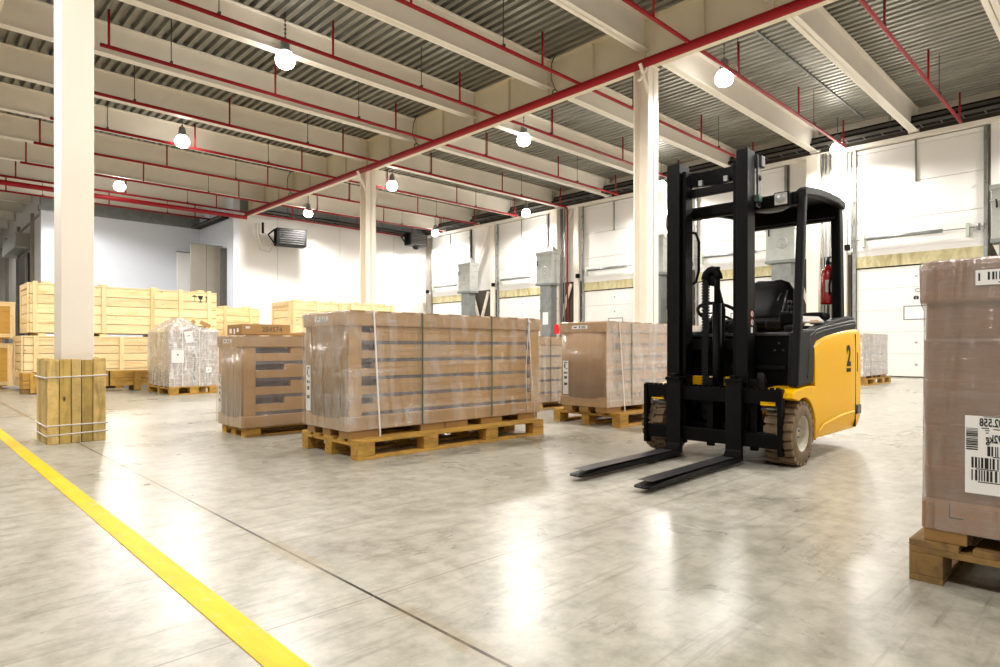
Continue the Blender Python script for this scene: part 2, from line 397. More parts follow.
# dock doors
def dock_door(n,yc):
    p=MB()
    # vertical-lift upper leaf in three sections
    for z0,z1 in ((3.62,4.35),(4.36,5.32),(5.33,6.3),(6.31,6.42)): p.box(XW,XW+.05,yc-1.47,yc+1.47,z0,z1)
    p.box(XW,XW+.05,yc-1.47,yc+1.47,3.40,3.61)
    d=tag(p.build('door_%d'%n,M['white']),kind='structure')
    l=MB()
    for i in range(5): l.box(XW+.02,XW+.07,yc-1.45,yc+1.45,.04+i*.607,.04+i*.607+.60)
    l.build('door_panel',M['ribwhite'],d)
    MB().box(XW-.0,XW+.06,yc-1.47,yc+1.47,3.08,3.40).build('header_cloth',M['band'],d)
    MB().box(XW+.0,XW+.06,yc-1.47,yc+1.47,3.045,3.075).build('rubber_seal',M['cable'],d)
    MB().box(XW-.02,XW+.0,yc-1.55,yc+1.75,3.56,3.66).build('lift_beam',M['white'],d)
    for s in (-1,1):
        r=MB(); r.box(XW-.05,XW+.05,yc+s*1.5-.035,yc+s*1.5+.035,0,6.5)
        r.box(XW-.09,XW-.05,yc+s*1.5-.05,yc+s*1.5-.035,0,6.5)
        for k in range(12): r.box(XW-.1,XW-.05,yc+s*1.5-.03,yc+s*1.5+.03,.3+k*.52,.36+k*.52)
        r.build('guide_rail',M['galv'],d)
    MB().tube([(XW-.14,yc+1.15,3.87),(XW-.14,yc-.62,3.87)],.05,12).build('spring_tube',M['galv'],d)
    MB().tube([(XW-.14,yc+1.55,3.87),(XW-.14,yc-1.5,3.87)],.013,8).build('shaft',M['galv'],d)
    for y in (1.25,-1.15): MB().box(XW-.16,XW,yc+y-.035,yc+y+.035,3.66,4.0).build('shaft_bracket',M['spring'],d)
    MB().lathe([(.02,0),(.09,.01),(.1,.04),(.05,.09),(.02,.1)],(XW-.14,yc-1.42,3.87),'y',16).build('cable_drum',M['ductdark'],d)
    MB().box(XW-.25,XW-.12,yc+1.58,yc+1.70,3.6,3.76).build('latch_box',M['cable'],d)
    MB().tube([(XW-.02,yc,6.42),(XW-.02,yc,5.3)],.022,8).build('pull_rod',M['ductdark'],d)
    f=MB(); x=XW+.012
    y1,y0,z0,z1=yc+.27,yc-.35,1.60,1.93
    f.box(x,x+.02,y0,y1,z0-.03,z0); f.box(x,x+.02,y0,y1,z1,z1+.03); f.box(x,x+.02,y0-.03,y0,z0-.03,z1+.03); f.box(x,x+.02,y1,y1+.03,z0-.03,z1+.03)
    w=f.build('window_frame',M['ductdark'],d,bevel=.004)
    MB().box(x+.006,x+.012,y0,y1,z0,z1).build('window_pane',M['label'],w)
    for z in (.35,.95,2.2,2.75): MB().box(x,x+.02,yc+.0-.03,yc+.0+.03,z-.02,z+.03).build('hinge',M['galv'],d)
    return d
DY=[-.62,4.3,9.22,14.14,19.05,23.95]
for i,y in enumerate(DY): dock_door(i+1,y)
# lettering on the nearest visible dock door
dr=bpy.data.objects['door_2']
text_mesh('C',.16,'door_lettering',M['ink'],dr,NEGX(XW+.01,4.27,2.36),extrude=.001)
text_mesh('■■',.12,'door_lettering',M['ink'],dr,NEGX(XW+.01,4.3,2.16),extrude=.001,xscale=.6)
# wall between the doors: posts, dark lower recess, cross braces
for i in range(5):
    a=DY[i]+1.6; b=DY[i+1]-1.6
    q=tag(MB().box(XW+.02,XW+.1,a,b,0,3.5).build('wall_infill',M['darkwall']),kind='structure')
    tag(MB().box(XW+.02,XW+.1,a,b,3.5,6.5).build('wall_infill',M['wallwhite']),kind='structure')
    tag(MB().box(XW-.12,XW+.02,a+.08,a+.30,0,6.5).build('trim_2',M['creamcol']),kind='structure')
    br=MB(); c0=a+.45; c1=b-.1
    br.bar((XW-.06,c0,.3),(XW-.06,c1,3.4),.1,.1); br.bar((XW-.1,c1,.3),(XW-.1,c0,3.4),.1,.1)
    br.bar((XW-.06,c0,6.4),(XW-.06,c1,4.0),.08,.08)
    tag(br.build('trim_3',M['creamcol']),kind='structure')
tag(MB().box(XW-.16,XW+.02,-9,YE,6.45,6.56).build('trim_4',M['cream']),kind='structure')
tag(MB().box(XW+.02,XW+.1,-9,YE,6.5,6.95).build('wall_upper_band',M['darkwall']),kind='structure')
tag(MB().box(XW-.24,XW-.16,-9,YE,6.98,7.08).build('trim_5',M['cream']),kind='structure')
tag(MB().box(XG+.15,XW-.2,5.47,5.51,ZD-.03,ZD-.002).build('trim_6',M['ductdark']),kind='structure')

# ------------------------------------------------------------------ steel frame
bays=['near bay left of the red pipe','far bay on the dock door side']
ordn=['first','second','third','fourth','fifth','sixth','seventh','eighth','ninth','tenth','eleventh','twelfth']
def ibeam(x0,x1,y,zb,zt,w=.2,tw=.012,tf=.018):
    mb=MB(); mb.box(x0,x1,y-w/2,y+w/2,zb,zb+tf); mb.box(x0,x1,y-w/2,y+w/2,zt-tf,zt); mb.box(x0,x1,y-tw/2,y+tw/2,zb,zt)
    return mb
for bi,(x0,x1,ys) in enumerate(((1.22,XG-.03,YB+[26.9,29.4]),(XG+.03,XW-.15,YB))):
    base=len(ys)
    for k,y in enumerate(ys):
        b=ibeam(x0,x1,y,6.63,ZD-.004)
        if bi==1: b.box(x1-.03,x1+.13,y-.12,y+.12,6.6,ZD-.004)
        o=b.build('ceiling_beam',M['cream'])
        n=base-k
        tag(o,'cream steel ceiling beam, %s from the back wall in the %s'%(ordn[min(n,12)-1] if n<=12 else 'thirteenth' if n==13 else 'fourteenth',bays[bi]),'ceiling beam','cream ceiling beams')
for k,y in enumerate([32,34.5,37,39.5,42,44.5,47,49.5]):
    tag(ibeam(-9,4.05,y,6.75,ZD-.004,.2).build('ceiling_beam',M['cream']),'cream steel beam under the deck of the far left passage','ceiling beam','passage ceiling beams')
for k,y in enumerate(YB+[26.9,29.4]):
    tag(ibeam(-9,1.05,y,6.63,ZD-.004).build('ceiling_beam',M['cream']),'cream steel beam end passing behind the wood-guarded column to the left edge, %s from the back'%(ordn[min(11,13-k)]),'ceiling beam','left edge ceiling beams')
def girder(xg,y0,y1,label):
    mb=MB(); mb.box(xg-.09,xg+.09,y0,y1,6.31,6.335); mb.box(xg-.12,xg+.12,y0,y1,ZD-.03,ZD-.004); mb.box(xg-.01,xg+.01,y0,y1,6.33,ZD-.01)
    y=6.84-2.51*4+1.255
    while y<y1:
        if y>y0: mb.box(xg-.085,xg+.085,y-.008,y+.008,6.33,ZD-.02)
        y+=1.255
    tag(mb.build('main_girder',M['girder']),label,'girder')
girder(XG,-3.3,YE,'deep cream plate girder with stiffeners behind the thick red pipe')
girder(1.16,-3.3,29.9,'deep cream plate girder over the wood-guarded column')

def hcolumn(x,y,fw,dp,z1,label,tf=.03):
    mb=MB(); mb.box(x-fw/2,x+fw/2,y-dp/2,y-dp/2+tf,0,z1); mb.box(x-fw/2,x+fw/2,y+dp/2-tf,y+dp/2,0,z1); mb.box(x-.012,x+.012,y-dp/2,y+dp/2,0,z1)
    t=thing('steel_column',label,'column',(0,0,0))
    mb.build('shaft',M['creamcol'],t,bevel=.004)
    MB().box(x-fw/2-.08,x+fw/2+.08,y-dp/2-.08,y+dp/2+.08,0,.025).build('base_plate',M['creamcol'],t)
    MB().box(x-fw/2-.02,x+fw/2+.02,y-dp/2-.02,y+dp/2+.02,z1,z1+.025).build('cap_plate',M['creamcol'],t)
    return t
c=hcolumn(XG,6.84,.36,.34,6.28,'tall cream steel column left of the forklift mast')
b=MB(); b.bar((XG-.2,6.7,6.22),(XG-.45,6.7,5.9),.05,.05).bar((XG-.45,6.68,6.22),(XG-.17,6.68,5.75),.05,.04); b.build('pipe_bracket',M['creamcol'],c)
c=hcolumn(XG,16.9,.36,.34,6.28,'cream steel column rising behind the big wrapped carton stack')
b=MB(); b.bar((XG-.5,16.7,6.2),(XG-.17,16.7,5.6),.06,.05); b.build('pipe_bracket',M['creamcol'],c)
# the boxed column with the wooden guard
t=thing('steel_column','wide cream steel column rising from the wooden plank guard','column',(0,0,0))
MB().box(1.04,1.285,6.55,6.89,0,6.28).build('shaft',M['creamcol'],t,bevel=.006)
MB().box(1.0,1.33,6.51,6.93,6.28,6.308).build('cap_plate',M['creamcol'],t)
# plank guard
g=thing('column_guard','guard of upright wooden planks tied round the cream column','column guard',(1.135,6.69,0))
px=[-.215,-.13,-.045,.03,.115,.215]
for i in range(5):
    MB().box(px[i]+.003,px[i+1]-.003,-.275+rnd.uniform(-.004,.004),-.235,0,.72+rnd.uniform(-.008,.01)).build('plank',M['guard2' if i in (1,3) else 'guard'],g,bevel=.004)
    MB().box(px[i]+.003,px[i+1]-.003,.235,.27,0,.72+rnd.uniform(-.01,.01)).build('plank',M['guard'],g,bevel=.004)
py=[-.235,-.12,0,.12,.235]
for i in range(4):
    for sx in (-1,1): MB().box(sx*.18,sx*.218,py[i]+.003,py[i+1]-.003,0,.72+rnd.uniform(-.012,.01)).build('plank',M['guard2' if i==2 else 'guard'],g,bevel=.004)
for z,dz in ((.565,.0),(.145,.012),(.075,.0)):
    r=[(-.225,-.282,z+dz),(.222,-.282,z+.012),(.222,.276,z),(-.225,.276,z+dz),(-.225,-.282,z+dz)]
    MB().tube(r,.0065,6).build('tie_cord',M['strapw'],g)

# wall columns at the dock wall
for y,l in ((6.84,'white steel wall column between the doors behind the forklift cab'),(16.9,'white steel wall column between dock doors beside the red riser pipe')):
    t=thing('wall_column',l,'column')
    MB().box(19.45,19.8,y-.16,y+.16,0,6.5).build('shaft',M['creamcol'],t)
    for k,dy in enumerate((-.26,-.34,-.46)):
        MB().tube([(19.6,y+dy,.3),(19.6,y+dy,6.5)],.028,8).build('conduit',M['galv'],t)

# ------------------------------------------------------------------ sprinkler pipes
o=MB().tube([(10.4,-3.2,6.31),(10.4,25.66,6.31)],.085,16).build('sprinkler_main_pipe',M['redpipe'])
tag(o,'thick red sprinkler main pipe running under the cream girder','pipe')
o=MB().tube([(-9,25.62,6.14),(10.3,25.62,6.14),(10.3,25.64,6.2)],.1,16).build('sprinkler_main_pipe',M['redpipe'])
tag(o,'thick red sprinkler header pipe crossing at far left below the last beams','pipe')
for i,y in enumerate(YP+[28.1]):
    xe=18.85 if y<25 else (19.2 if y<26 else 9.9)
    if abs(y-15.9)<.01: pts=[(2.7,y,6.36),(18.98,y,6.36),(19.08,y,6.33),(19.12,y,6.24),(19.12,y,1.5)]
    else: pts=[(2.7 if y<25 else -2,y,6.36),(xe,y,6.36)]
    if y<6.5: pts[0]=(2.7,y,6.36)
    n=12-i
    t=thing('sprinkler_branch_pipe','thin red sprinkler branch pipe, %s from the back wall%s'%(['first','second','third','fourth','fifth','sixth','seventh','eighth','ninth','tenth','eleventh','twelfth'][max(0,n-1)],', bent down the dock wall' if abs(y-15.9)<.01 else ''),'pipe',(0,0,0),0,'red sprinkler branch pipes')
    MB().tube(pts,.036,10).build('pipe_run',M['redpipe'],t)
    x=2.84
    while x<xe:
        MB().tube([(x,y,6.38),(x,y,7.05)],.022,8).build('upright_stub',M['redpipe'],t)
        x+=3.17
    x=3.9
    while x<xe:
        MB().tube([(x,y,6.4),(x,y,7.27)],.009,6).box(x-.02,x+.02,y-.04,y+.04,6.38,6.43).build('hanger_rod',M['wire'],t)
        x+=4.2
for y in (8.9,13.9,21.5):
    h=MB(); h.tube([(10.3,y,6.4),(10.15,y,6.62),(10.18,y,6.95),(10.3,y,7.2)],.012,6)
    h.tube([(10.3+.1*math.cos(a),y,6.31+.1*math.sin(a)) for a in [k*PI/6 for k in range(-1,8)]],.012,6)
    tag(h.build('pipe_hanger',M['wire']),'thin steel hanger loop carrying the red main pipe','pipe hanger','main pipe hangers')

# cable trays
def tray(y0,y1,along='y',x=19.45,z=6.62,label=''):
    t=thing('cable_tray',label,'cable tray')
    def P(a,b,c): return (b,a,c) if along=='y' else (a,b,c)
    for s in (-.16,.16):
        MB().bar(P(y0,x+s,z+.03),P(y1,x+s,z+.03),.015,.08).build('side_rail',M['darkgrey'],t)
    r=MB(); y=y0+.2
    while y<y1: r.bar(P(y,x-.16,z),P(y,x+.16,z),.03,.015); y+=.45
    r.build('rungs',M['darkgrey'],t)['kind']='stuff'
    for k in range(10): MB().tube([P(y0,x-.125+k%5*.062,z+.035+.06*(k//5)),P((y0+y1)/2,x-.12+k%5*.06,z+.04+.01*(k%2)+.06*(k//5)),P(y1,x-.125+k%5*.062,z+.035+.06*(k//5))],.03,6).build('cable',M['cable'],t)
    for yy in [y0+1.2+k*2.4 for k in range(int((y1-y0)/2.4))]: MB().bar(P(yy,x-.16,z),P(yy,x-.16,7.2),.012,.012,(1,0,0)).build('hanger_rod',M['wire'],t)
tray(-6,25.6,'y',19.42,6.66,'long cable tray with black cables above the dock doors')
tray(-6,25.6,'y',19.55,6.84,'upper cable tray of black cables close to the deck above the dock doors')
tray(11.0,19.2,'x',25.93,6.5,'cable tray of dark cables along the top of the back wall')
tray(26.3,29.8,'y',9.75,6.15,'short cable tray above the grey panels in the recess')

# ------------------------------------------------------------------ lamps
def lamp():
    t=thing('high_bay_lamp','','ceiling lamp')
    MB().lathe([(0,.24),(.06,.24),(.085,.20),(.09,.06),(.12,.03),(.12,.0),(0,.0)],(0,0,0),'z',20).build('ballast_housing',M['galv'],t)
    MB().lathe([(0,.0),(.12,0),(.15,-.05),(.18,-.12),(.185,-.17),(.17,-.23),(.13,-.28),(.07,-.31),(0,-.315)],(0,0,0),'z',28).build('glowing_globe',M['bulb'],t)
    m=MB(); m.tube([(0,0,.2),(0,0,.78)],.008,6)
    for k in range(6): m.box(-.018,.018,-.006,.006,.26+k*.085,.30+k*.085)
    m.build('chain',M['wire'],t)
    return t
spots=[(4.8,27.9),(5.6,6.07),(5.45,11.62),(5.6,18.15),(5.6,24.7),(12.35,.2),(12.35,6.07),(12.15,11.62),(12.35,18.1),(12.35,24.2),(18.75,.2),(19.05,6.02),(19.0,11.62),(18.85,17.9),(18.95,24.1),  # first one is added, unseen behind the column, to brighten the recess wall
       (5.6,.2),(-1.2,6.07),(-1.2,.2),(-1.2,11.62),(-1.2,18.1),(-1.2,24.2),(5.6,-5.6),(12.35,-5.6),(18.75,-5.6),(0.5,36.),(-3,44)]
names={(5.45,11.62):'glowing high bay lamp at upper left, the largest glare between two beams',(5.6,18.15):'glowing high bay lamp second largest at the left, right of the boxed column',(5.6,24.7):'glowing high bay lamp lowest at the left above the blue-white wall',
(12.35,6.07):'glowing high bay lamp right of the tall cream column, above the forklift',(12.15,11.62):'glowing high bay lamp between beams left of the tall cream column',(12.35,18.1):'glowing high bay lamp just right of the far cream column top',(12.35,24.2):'glowing high bay lamp above the dark wall heater',
(19.05,6.02):'glowing high bay lamp above the forklift roof against the dock wall',(19.0,11.62):'glowing high bay lamp half hidden between tall cream column and forklift mast',(18.85,17.9):'glowing high bay lamp over the dock doors left of the red riser',(18.95,24.1):'glowing high bay lamp in the far back corner by the dock wall'}
base=None; LP=360
for (x,y) in spots:
    o=lamp() if base is None else copy_tree(base)
    base=base or o
    o.location=(x,y,6.55)
    o['label']=names.get((x,y),'glowing high bay lamp out of view, present for its light'); o['group']='high bay lamps'
    ld=bpy.data.lights.new('lamp_light','SPOT'); ld.energy=LP*(.35 if y>27 else 1); ld.color=(1,.965,.915); ld.shadow_soft_size=.2; ld.spot_size=math.radians(172); ld.spot_blend=.35
    lo=bpy.data.objects.new('lamp_light',ld); col.objects.link(lo); lo.location=(x,y,6.55-.58)

# ------------------------------------------------------------------ grey ventilation cabinets on dock wall
def vent(y,label,x=18.9):
    t=thing('ventilation_cabinet',label,'ventilation cabinet',(x,y,0),0,'grey ventilation cabinets')
    MB().box(0,.5,-.42,.42,3.4,4.6).build('head_box',M['duct'],t,bevel=.012)
    m=MB(); m.box(-.03,.53,-.45,.45,4.6,4.72); m.box(-.03,.53,-.45,.45,4.32,4.35); m.build('lid',M['duct'],t,bevel=.008)
    MB().add([(0.05,-.42,4.72),(.4,-.42,4.72),(.4,-.1,4.72),(0.05,-.1,4.72),(.22,-.27,4.98)],[(0,1,4),(1,2,4),(2,3,4),(3,0,4)]).build('cowl',M['duct'],t)
    MB().lathe([(0,-.04),(.03,-.04),(.035,-.02),(.13,-.02),(.14,-.035),(.17,-.035),(.175,0)],(0,-.05,3.92),'x',24).build('round_hatch',M['duct'],t)
    m=MB(); m.box(.08,.46,-.28,.28,0,3.4)
    for z in (.5,1.1,1.7,2.3,2.8): m.box(.06,.48,-.30,.30,z,z+.04)
    m.build('riser_duct',M['ductdark'],t)
    MB().box(-.03,.53,-.44,.44,3.34,3.42).build('collar',M['ductdark'],t)
    MB().tube([(-.03,.32,4.35),(-.08,.3,4.28),(-.06,.3,4.15)],.02,6).build('handle',M['cable'],t)
    MB().box(.065,.08,-.16,.12,1.75,2.25).build('notice_plate',M['label'],t)
vent(21.9,'grey ventilation cabinet by the dock wall, farthest left of the cabinets')
vent(16.95,'grey ventilation cabinet beside the red riser pipe')
vent(11.9,'grey ventilation cabinet hidden behind the forklift mast')
vent(7.55,'grey ventilation cabinet seen through the forklift cab')
vent(2.15,'grey ventilation cabinet at the right edge above the near carton stack')
o=MB().box(18.55,18.72,15.85,16.12,1.35,1.72).build('alarm_box',M['redbright'],bevel=.01); tag(o,'small bright red box at the foot of the red riser pipe','alarm box')
MB().box(18.54,18.55,15.9,16.07,1.42,1.65).build('cover',M['redbright'],o)
o['kind']='thing'; del o['kind']

# heaters on the back wall
def heater(x,y,z,rz,label,s=1):
    t=thing('unit_heater',label,'heater',(x,y,z),rz)
    MB().box(-.62*s,.62*s,-.25,.25,-.36*s,.36*s).build('casing',M['plastic'],t,bevel=.02)
    for k in range(7): MB().bar((-.52*s,-.27,-.28*s+k*.093*s),(.52*s,-.27,-.28*s+k*.093*s),.05,.012,(0,.6,1)).build('louvre',M['darkgrey'],t)
    m=MB(); m.bar((-.66*s,-.1,.3*s),(-.86*s,.2,.1*s),.05,.05); m.bar((-.86*s,.2,.1*s),(-.64*s,.1,-.25*s),.05,.05); m.bar((-.66*s,-.1,.3*s),(-.64*s,.1,-.25*s),.05,.05)
    m.build('bracket',M['cable'],t)
    return t
t=heater(12.05,25.2,5.45,-.18,'dark grey louvred unit heater bracketed to the back wall')
for k,(dx,dr) in enumerate(((0,.0),(.12,.25))):
    MB().tube([(-1.2-dx,.3,.55),(-1.2-dx,.3,.1),(-1.1-dx*.6,.28,-.3-dr),(-.8,.2,-.38-dr),(-.62,.1,-.15)],.022,8).build('hose',M['hose'],t)
MB().tube([(-1.05,.3,.6),(-1.05,.3,.15)],.05,8).build('supply_pipe',M['cable'],t)
t=heater(18.6,25.2,6.15,.0,'dark unit heater high in the far back corner',.85)
MB().lathe([(0,-.42),(.1,-.4),(.17,-.32),(.18,-.3)],(0,0,-.05),'z',16).build('dome_guard',M['plastic'],t)
# recess panels
o=MB().box(8.72,9.33,27.2,27.32,0,5.07).box(9.34,9.96,27.2,27.32,0,5.07).build('sliding_door_leaf',M['greypanel'],bevel=.01); tag(o,'tall warm grey sliding panel standing in the recess at left','sliding panel')
MB().box(8.70,9.98,27.18,27.34,5.07,5.11).build('top_rail',M['galv'],o)
o=MB().box(9.75,10.28,26.75,26.85,0,4.95).build('sliding_door_leaf',M['darkgrey'],bevel=.01); tag(o,'dark strip standing in for the shadowed gap between the grey sliding panel and the back wall','sliding panel')  # stands for wall in shadow, the shade put into its colour
MB().box(9.74,10.28,26.73,26.87,4.95,4.99).build('top_rail',M['galv'],o)
o=MB().box(8.9,9.55,29.5,29.6,0,5.0).build('sliding_door_leaf',M['white'],bevel=.01); tag(o,'narrow white panel left of the tall grey panel','sliding panel')
MB().box(8.88,9.57,29.48,29.62,5.0,5.05).build('top_rail',M['galv'],o)
# passage air curtain and opening
t=thing('air_curtain','white boxy air curtain above the passage doorway at far left','air curtain')
MB().box(3.55,4.05,32.4,36.5,4.95,5.6).build('casing',M['duct'],t,bevel=.02)
MB().box(3.6,4.0,32.38,32.4,5.0,5.55).build('end_plate',M['greypanel'],t)
o=MB().box(4.0,4.07,32.6,35.2,0,4.8).build('door_7',M['darkgrey']); tag(o,kind='structure')
MB().box(3.92,4.0,32.5,32.62,0,4.82).box(3.92,4.0,35.2,35.32,0,4.82).build('door_frame',M['galv'],o)

# ------------------------------------------------------------------ pallets
def pallet(L,W,loc,label,wood='pallet',nblk=3,rz=0,thick=.022):
    """front edge of the pallet lies along local x, origin at near-left corner on the floor"""
    t=thing('wooden_pallet',label,'pallet',loc,rz)
    wx,wy=M[wood+'x'],M[wood+'y']
    ys=[0,.5*W,W]; bw=.1
    xs=[L*i/(nblk-1) for i in range(nblk)]
    def cx(x,w): return min(max(x-w/2,0),L-w)
    for yy in ys:
        y0=min(max(yy-bw/2,0),W-bw)
        MB().box(0,L,y0,y0+bw,0,.022).build('bottom_board',wx,t,bevel=.002)
        for xx in xs:
            x0=cx(xx,.145); MB().box(x0,x0+.145,y0,y0+bw,.022,.1).build('block',wx,t,bevel=.003)
    for xx in xs:
        x0=cx(xx,.145); MB().box(x0,x0+.145,0,W,.1,.122).build('stringer_board',wy,t,bevel=.002)
    n=5; w=[.145,.1,.145,.1,.145]
    for i in range(n):
        y0=(W-w[i])*i/(n-1); MB().box(0,L,y0,y0+w[i],.122,.144).build('deck_board',wx,t,bevel=.002)
    return t

def barcode(mb,M4,w,h,seed,mi=0,vertical=True,n=22):
    r=random.Random(seed); x=-w/2
    while x<w/2-.002:
        b=r.choice((.0018,.003,.005))*w/.08; g=r.choice((.0016,.003))*w/.08
        x2=min(x+b,w/2)
        pts=[(x,-h/2),(x2,-h/2),(x2,h/2),(x,h/2)] if vertical else [(-h/2,x),(h/2,x),(h/2,x2),(-h/2,x2)]
        mb.add([M4@Vector((p[0],p[1],.0012)) for p in pts],[(0,1,2,3)],mi); x=x2+g
def label_part(parent,name,M4,w,h,marks,seed=1,txt=()):
    mb=MB(); mb.add([M4@Vector(p) for p in ((-w/2,-h/2,.0004),(w/2,-h/2,.0004),(w/2,h/2,.0004),(-w/2,h/2,.0004))],[(0,1,2,3)])
    o=mb.build(name,M['label'],parent,recalc=False)
    k=MB()
    for i,(kind,x,y,ww,hh) in enumerate(marks):
        Q=M4@Matrix.Translation((x,y,0))
        if kind=='r': k.add([Q@Vector(p) for p in ((-ww/2,-hh/2,.0012),(ww/2,-hh/2,.0012),(ww/2,hh/2,.0012),(-ww/2,hh/2,.0012))],[(0,1,2,3)])
        elif kind=='b': barcode(k,Q,ww,hh,seed+i)
        elif kind=='h': barcode(k,Q,hh,ww,seed+i,vertical=False)
    if k.f: k.build('printed_marks',M['ink'],o,recalc=False)
    for (body,size,x,y,mir) in txt:
        text_mesh(body,size,'printed_text',M['ink'],o,M4@Matrix.Translation((x,y,.0015)),mirror=mir,extrude=.0003,bold=.0008,xscale=.62)
    return o
ENDMARKS=[('r',0,.16,.045,.012),('r',-.012,.125,.02,.045),('r',.012,.095,.025,.01),('r',-.01,.05,.028,.022),('r',.018,.05,.014,.022),('r',0,0,.04,.03),('r',0,-.07,.045,.028)]

def carton_stack(L,W,z0,z1,loc,label,nlay=5,film='film',end='ctn_end',body='ctn',cap_h=.115,tray_h=.11,gap_side='full',straps=(),feet=True,wstraps=(),side_notch=.23,zf=None,group=None,two=False):
    t=thing('wrapped_carton_stack',label,'carton stack',loc,0,group)
    base=z0
    if feet:
        zf=z0-.053
        for fx in (0.0,.66,L/2-.13,1.32,L-.28):
            for fy in (0.02,W/2-.06,W-.14):
                MB().box(fx+.0,fx+.26,fy-.02 if fy<.1 else fy,fy+.12,zf,z0).build('support_foot',M['boxd'],t,bevel=.002)
    m=MB(); m.box(-.012,L+.012,-.012,W+.012,z0,z0+tray_h); m.build('bottom_tray',M['ctn_b'],t,bevel=.01)
    # cap: slightly larger tray upside down, its short ends folded
    m=MB(); m.box(-.02,L+.02,-.02,W+.02,z1-cap_h,z1); c=m.build('top_cap',M['ctn_b'],t,bevel=.012)
    for k in range(9):
        x=.1+k*(L-.2)/8; MB().box(x-.09,x+.03,-.0225,.02,z1-.012,z1+.002).build('edge_tape',M['boxd'],c)
    za=z0+tray_h; zb=z1-cap_h
    # end panels (curved sheet bulging)
    n=9; secs=[]
    for i in range(n):
        a=i/(n-1); y=.0+W*a; bx=-.004-.014*math.sin(PI*a)
        secs.append([(bx,y,za-.02),(bx,y,zb+.02),(.03,y,zb+.02),(.03,y,za-.02)])
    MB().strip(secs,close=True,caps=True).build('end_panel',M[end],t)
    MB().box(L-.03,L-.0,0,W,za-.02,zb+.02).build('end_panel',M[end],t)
    # corner posts
    for (x0,x1) in ((.0,.11),(L-.11,L)):
        for (y0,y1) in ((-.004,.03),(W-.03,W+.004)):
            MB().box(x0,x1,y0,y1,za,zb).build('corner_post',M['ctn'],t,bevel=.003)
    # dark core
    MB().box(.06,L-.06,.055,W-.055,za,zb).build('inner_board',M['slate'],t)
    hl=(zb-za)/nlay
    for i in range(nlay):
        a=za+i*hl
        thin=hl*.2
        # full-length slate divider, then kraft sheets, then carton starting after the notch
        MB().box(.112,L-.112,.006,W-.006,a,a+thin).build('divider_sheet',M['slate'],t)
        for (x0,x1,c0,c1) in ((.112,L-.112,thin,hl*.66),):
            MB().box(x0,x1,.002,W-.002,a+c0,a+c1-.001).build('flat_carton',M[body],t,bevel=.0015)
        q=[.112+side_notch*(.85+.2*(i%2)),L*.36,L*.62,L-.112-side_notch*.5]
        for k in range(len(q)-1):
            MB().box(q[k]+.001,q[k+1]-.001,.0,W,a+hl*.66,a+hl-.001).build('flat_carton',M[body],t,bevel=.0015)
    # label on the cap end and on the end panel
    label_part(t,'cap_label',NEGX(-.0212,W*.56,z1-.055),.21,.038,[('r',-.06,0,.045,.014),('r',-.0,0,.014,.026),('r',.05,0.008,.05,.008),('r',.05,-.008,.06,.009)])
    label_part(t,'end_label',NEGX(-.022,W*.88,za+.19),.075,.36,ENDMARKS)
    # straps
    for x in straps:
        m=MB(); e=.0255
        m.box(x-.006,x+.006,-e,-e+.002,z0,z1+.003); m.box(x-.006,x+.006,-e,W+e,z1+.002,z1+.004); m.box(x-.006,x+.006,W+e-.002,W+e,z0,z1+.003)
        m.build('green_strap',M['strapg'],t)
    for (xt,xb,zz) in wstraps:
        m=MB(); e=.028
        m.bar((xt,-e,z1+.004),(xb,-e-.012,zz),.013,.0025,(0,1,0)); m.box(xt-.0065,xt+.0065,-e,W+e,z1+.003,z1+.0055); m.bar((xt,W+e,z1+.004),(xb,W+e,zz),.013,.0025,(0,1,0))
        m.build('white_strap',M['strapw'],t)
    # film shell (sides only)
    e=.024; n=40; secs=[]
    rf=random.Random(int(loc[0]*100))
    zs=[z0+.005,z0+tray_h-.005,z0+tray_h+.02,z0+.3*(z1-z0),z0+.5*(z1-z0),z0+.7*(z1-z0),z1-cap_h-.02,z1-cap_h+.01,z1-.005]
    inn=[0,0,.006,.012,.014,.012,.006,0,0]
    for z,i_ in zip(zs,inn):
        x0,x1,y0,y1=-e+i_*.0,L+e-i_*.5,-e+i_*.6,W+e-i_*.6
        secs.append([(x0,y0,z),(x0+.3*(x1-x0),y0,z),(x0+.6*(x1-x0),y0,z),(x1,y0,z),(x1,y1,z),(x0,y1,z)])
    fm=MB().strip(secs,close=True,smooth=False); n=6
    if two:  # end and back faces go without the painted sheen
        for q in range(len(fm.f)): fm.m[q]=1 if q%n in (4,) or q%n==5 else 0
    fm.build('stretch_film',[M[film],M['filmB']],t,recalc=False)
    return t
# main load
pallet(2.0,.86,(2.40,3.95,0),'long wooden pallet under the big wrapped carton stack',nblk=4)
s=carton_stack(2.07,.655,.197,1.095,(2.40,4.08,0),'biggest wrapped stack of flat cartons, left of the forklift',5,'film',straps=(.66,1.43),wstraps=((.20,.25,.145),),side_notch=.13)
# double white cord with knot near the right end
m=MB(); m.tube([(1.90,-.03,1.14),(1.90,-.034,1.05),(1.86,-.034,.62),(1.88,-.03,.22)],.004,6); m.tube([(1.905,-.03,1.06),(1.93,-.034,.6),(1.985,-.036,.145)],.0045,6)
m.lathe([(0,-.015),(.012,-.008),(.014,0),(.012,.008),(0,.015)],(1.905,-.034,1.06),'z',10); m.build('tied_cord',M['strapw'],s)
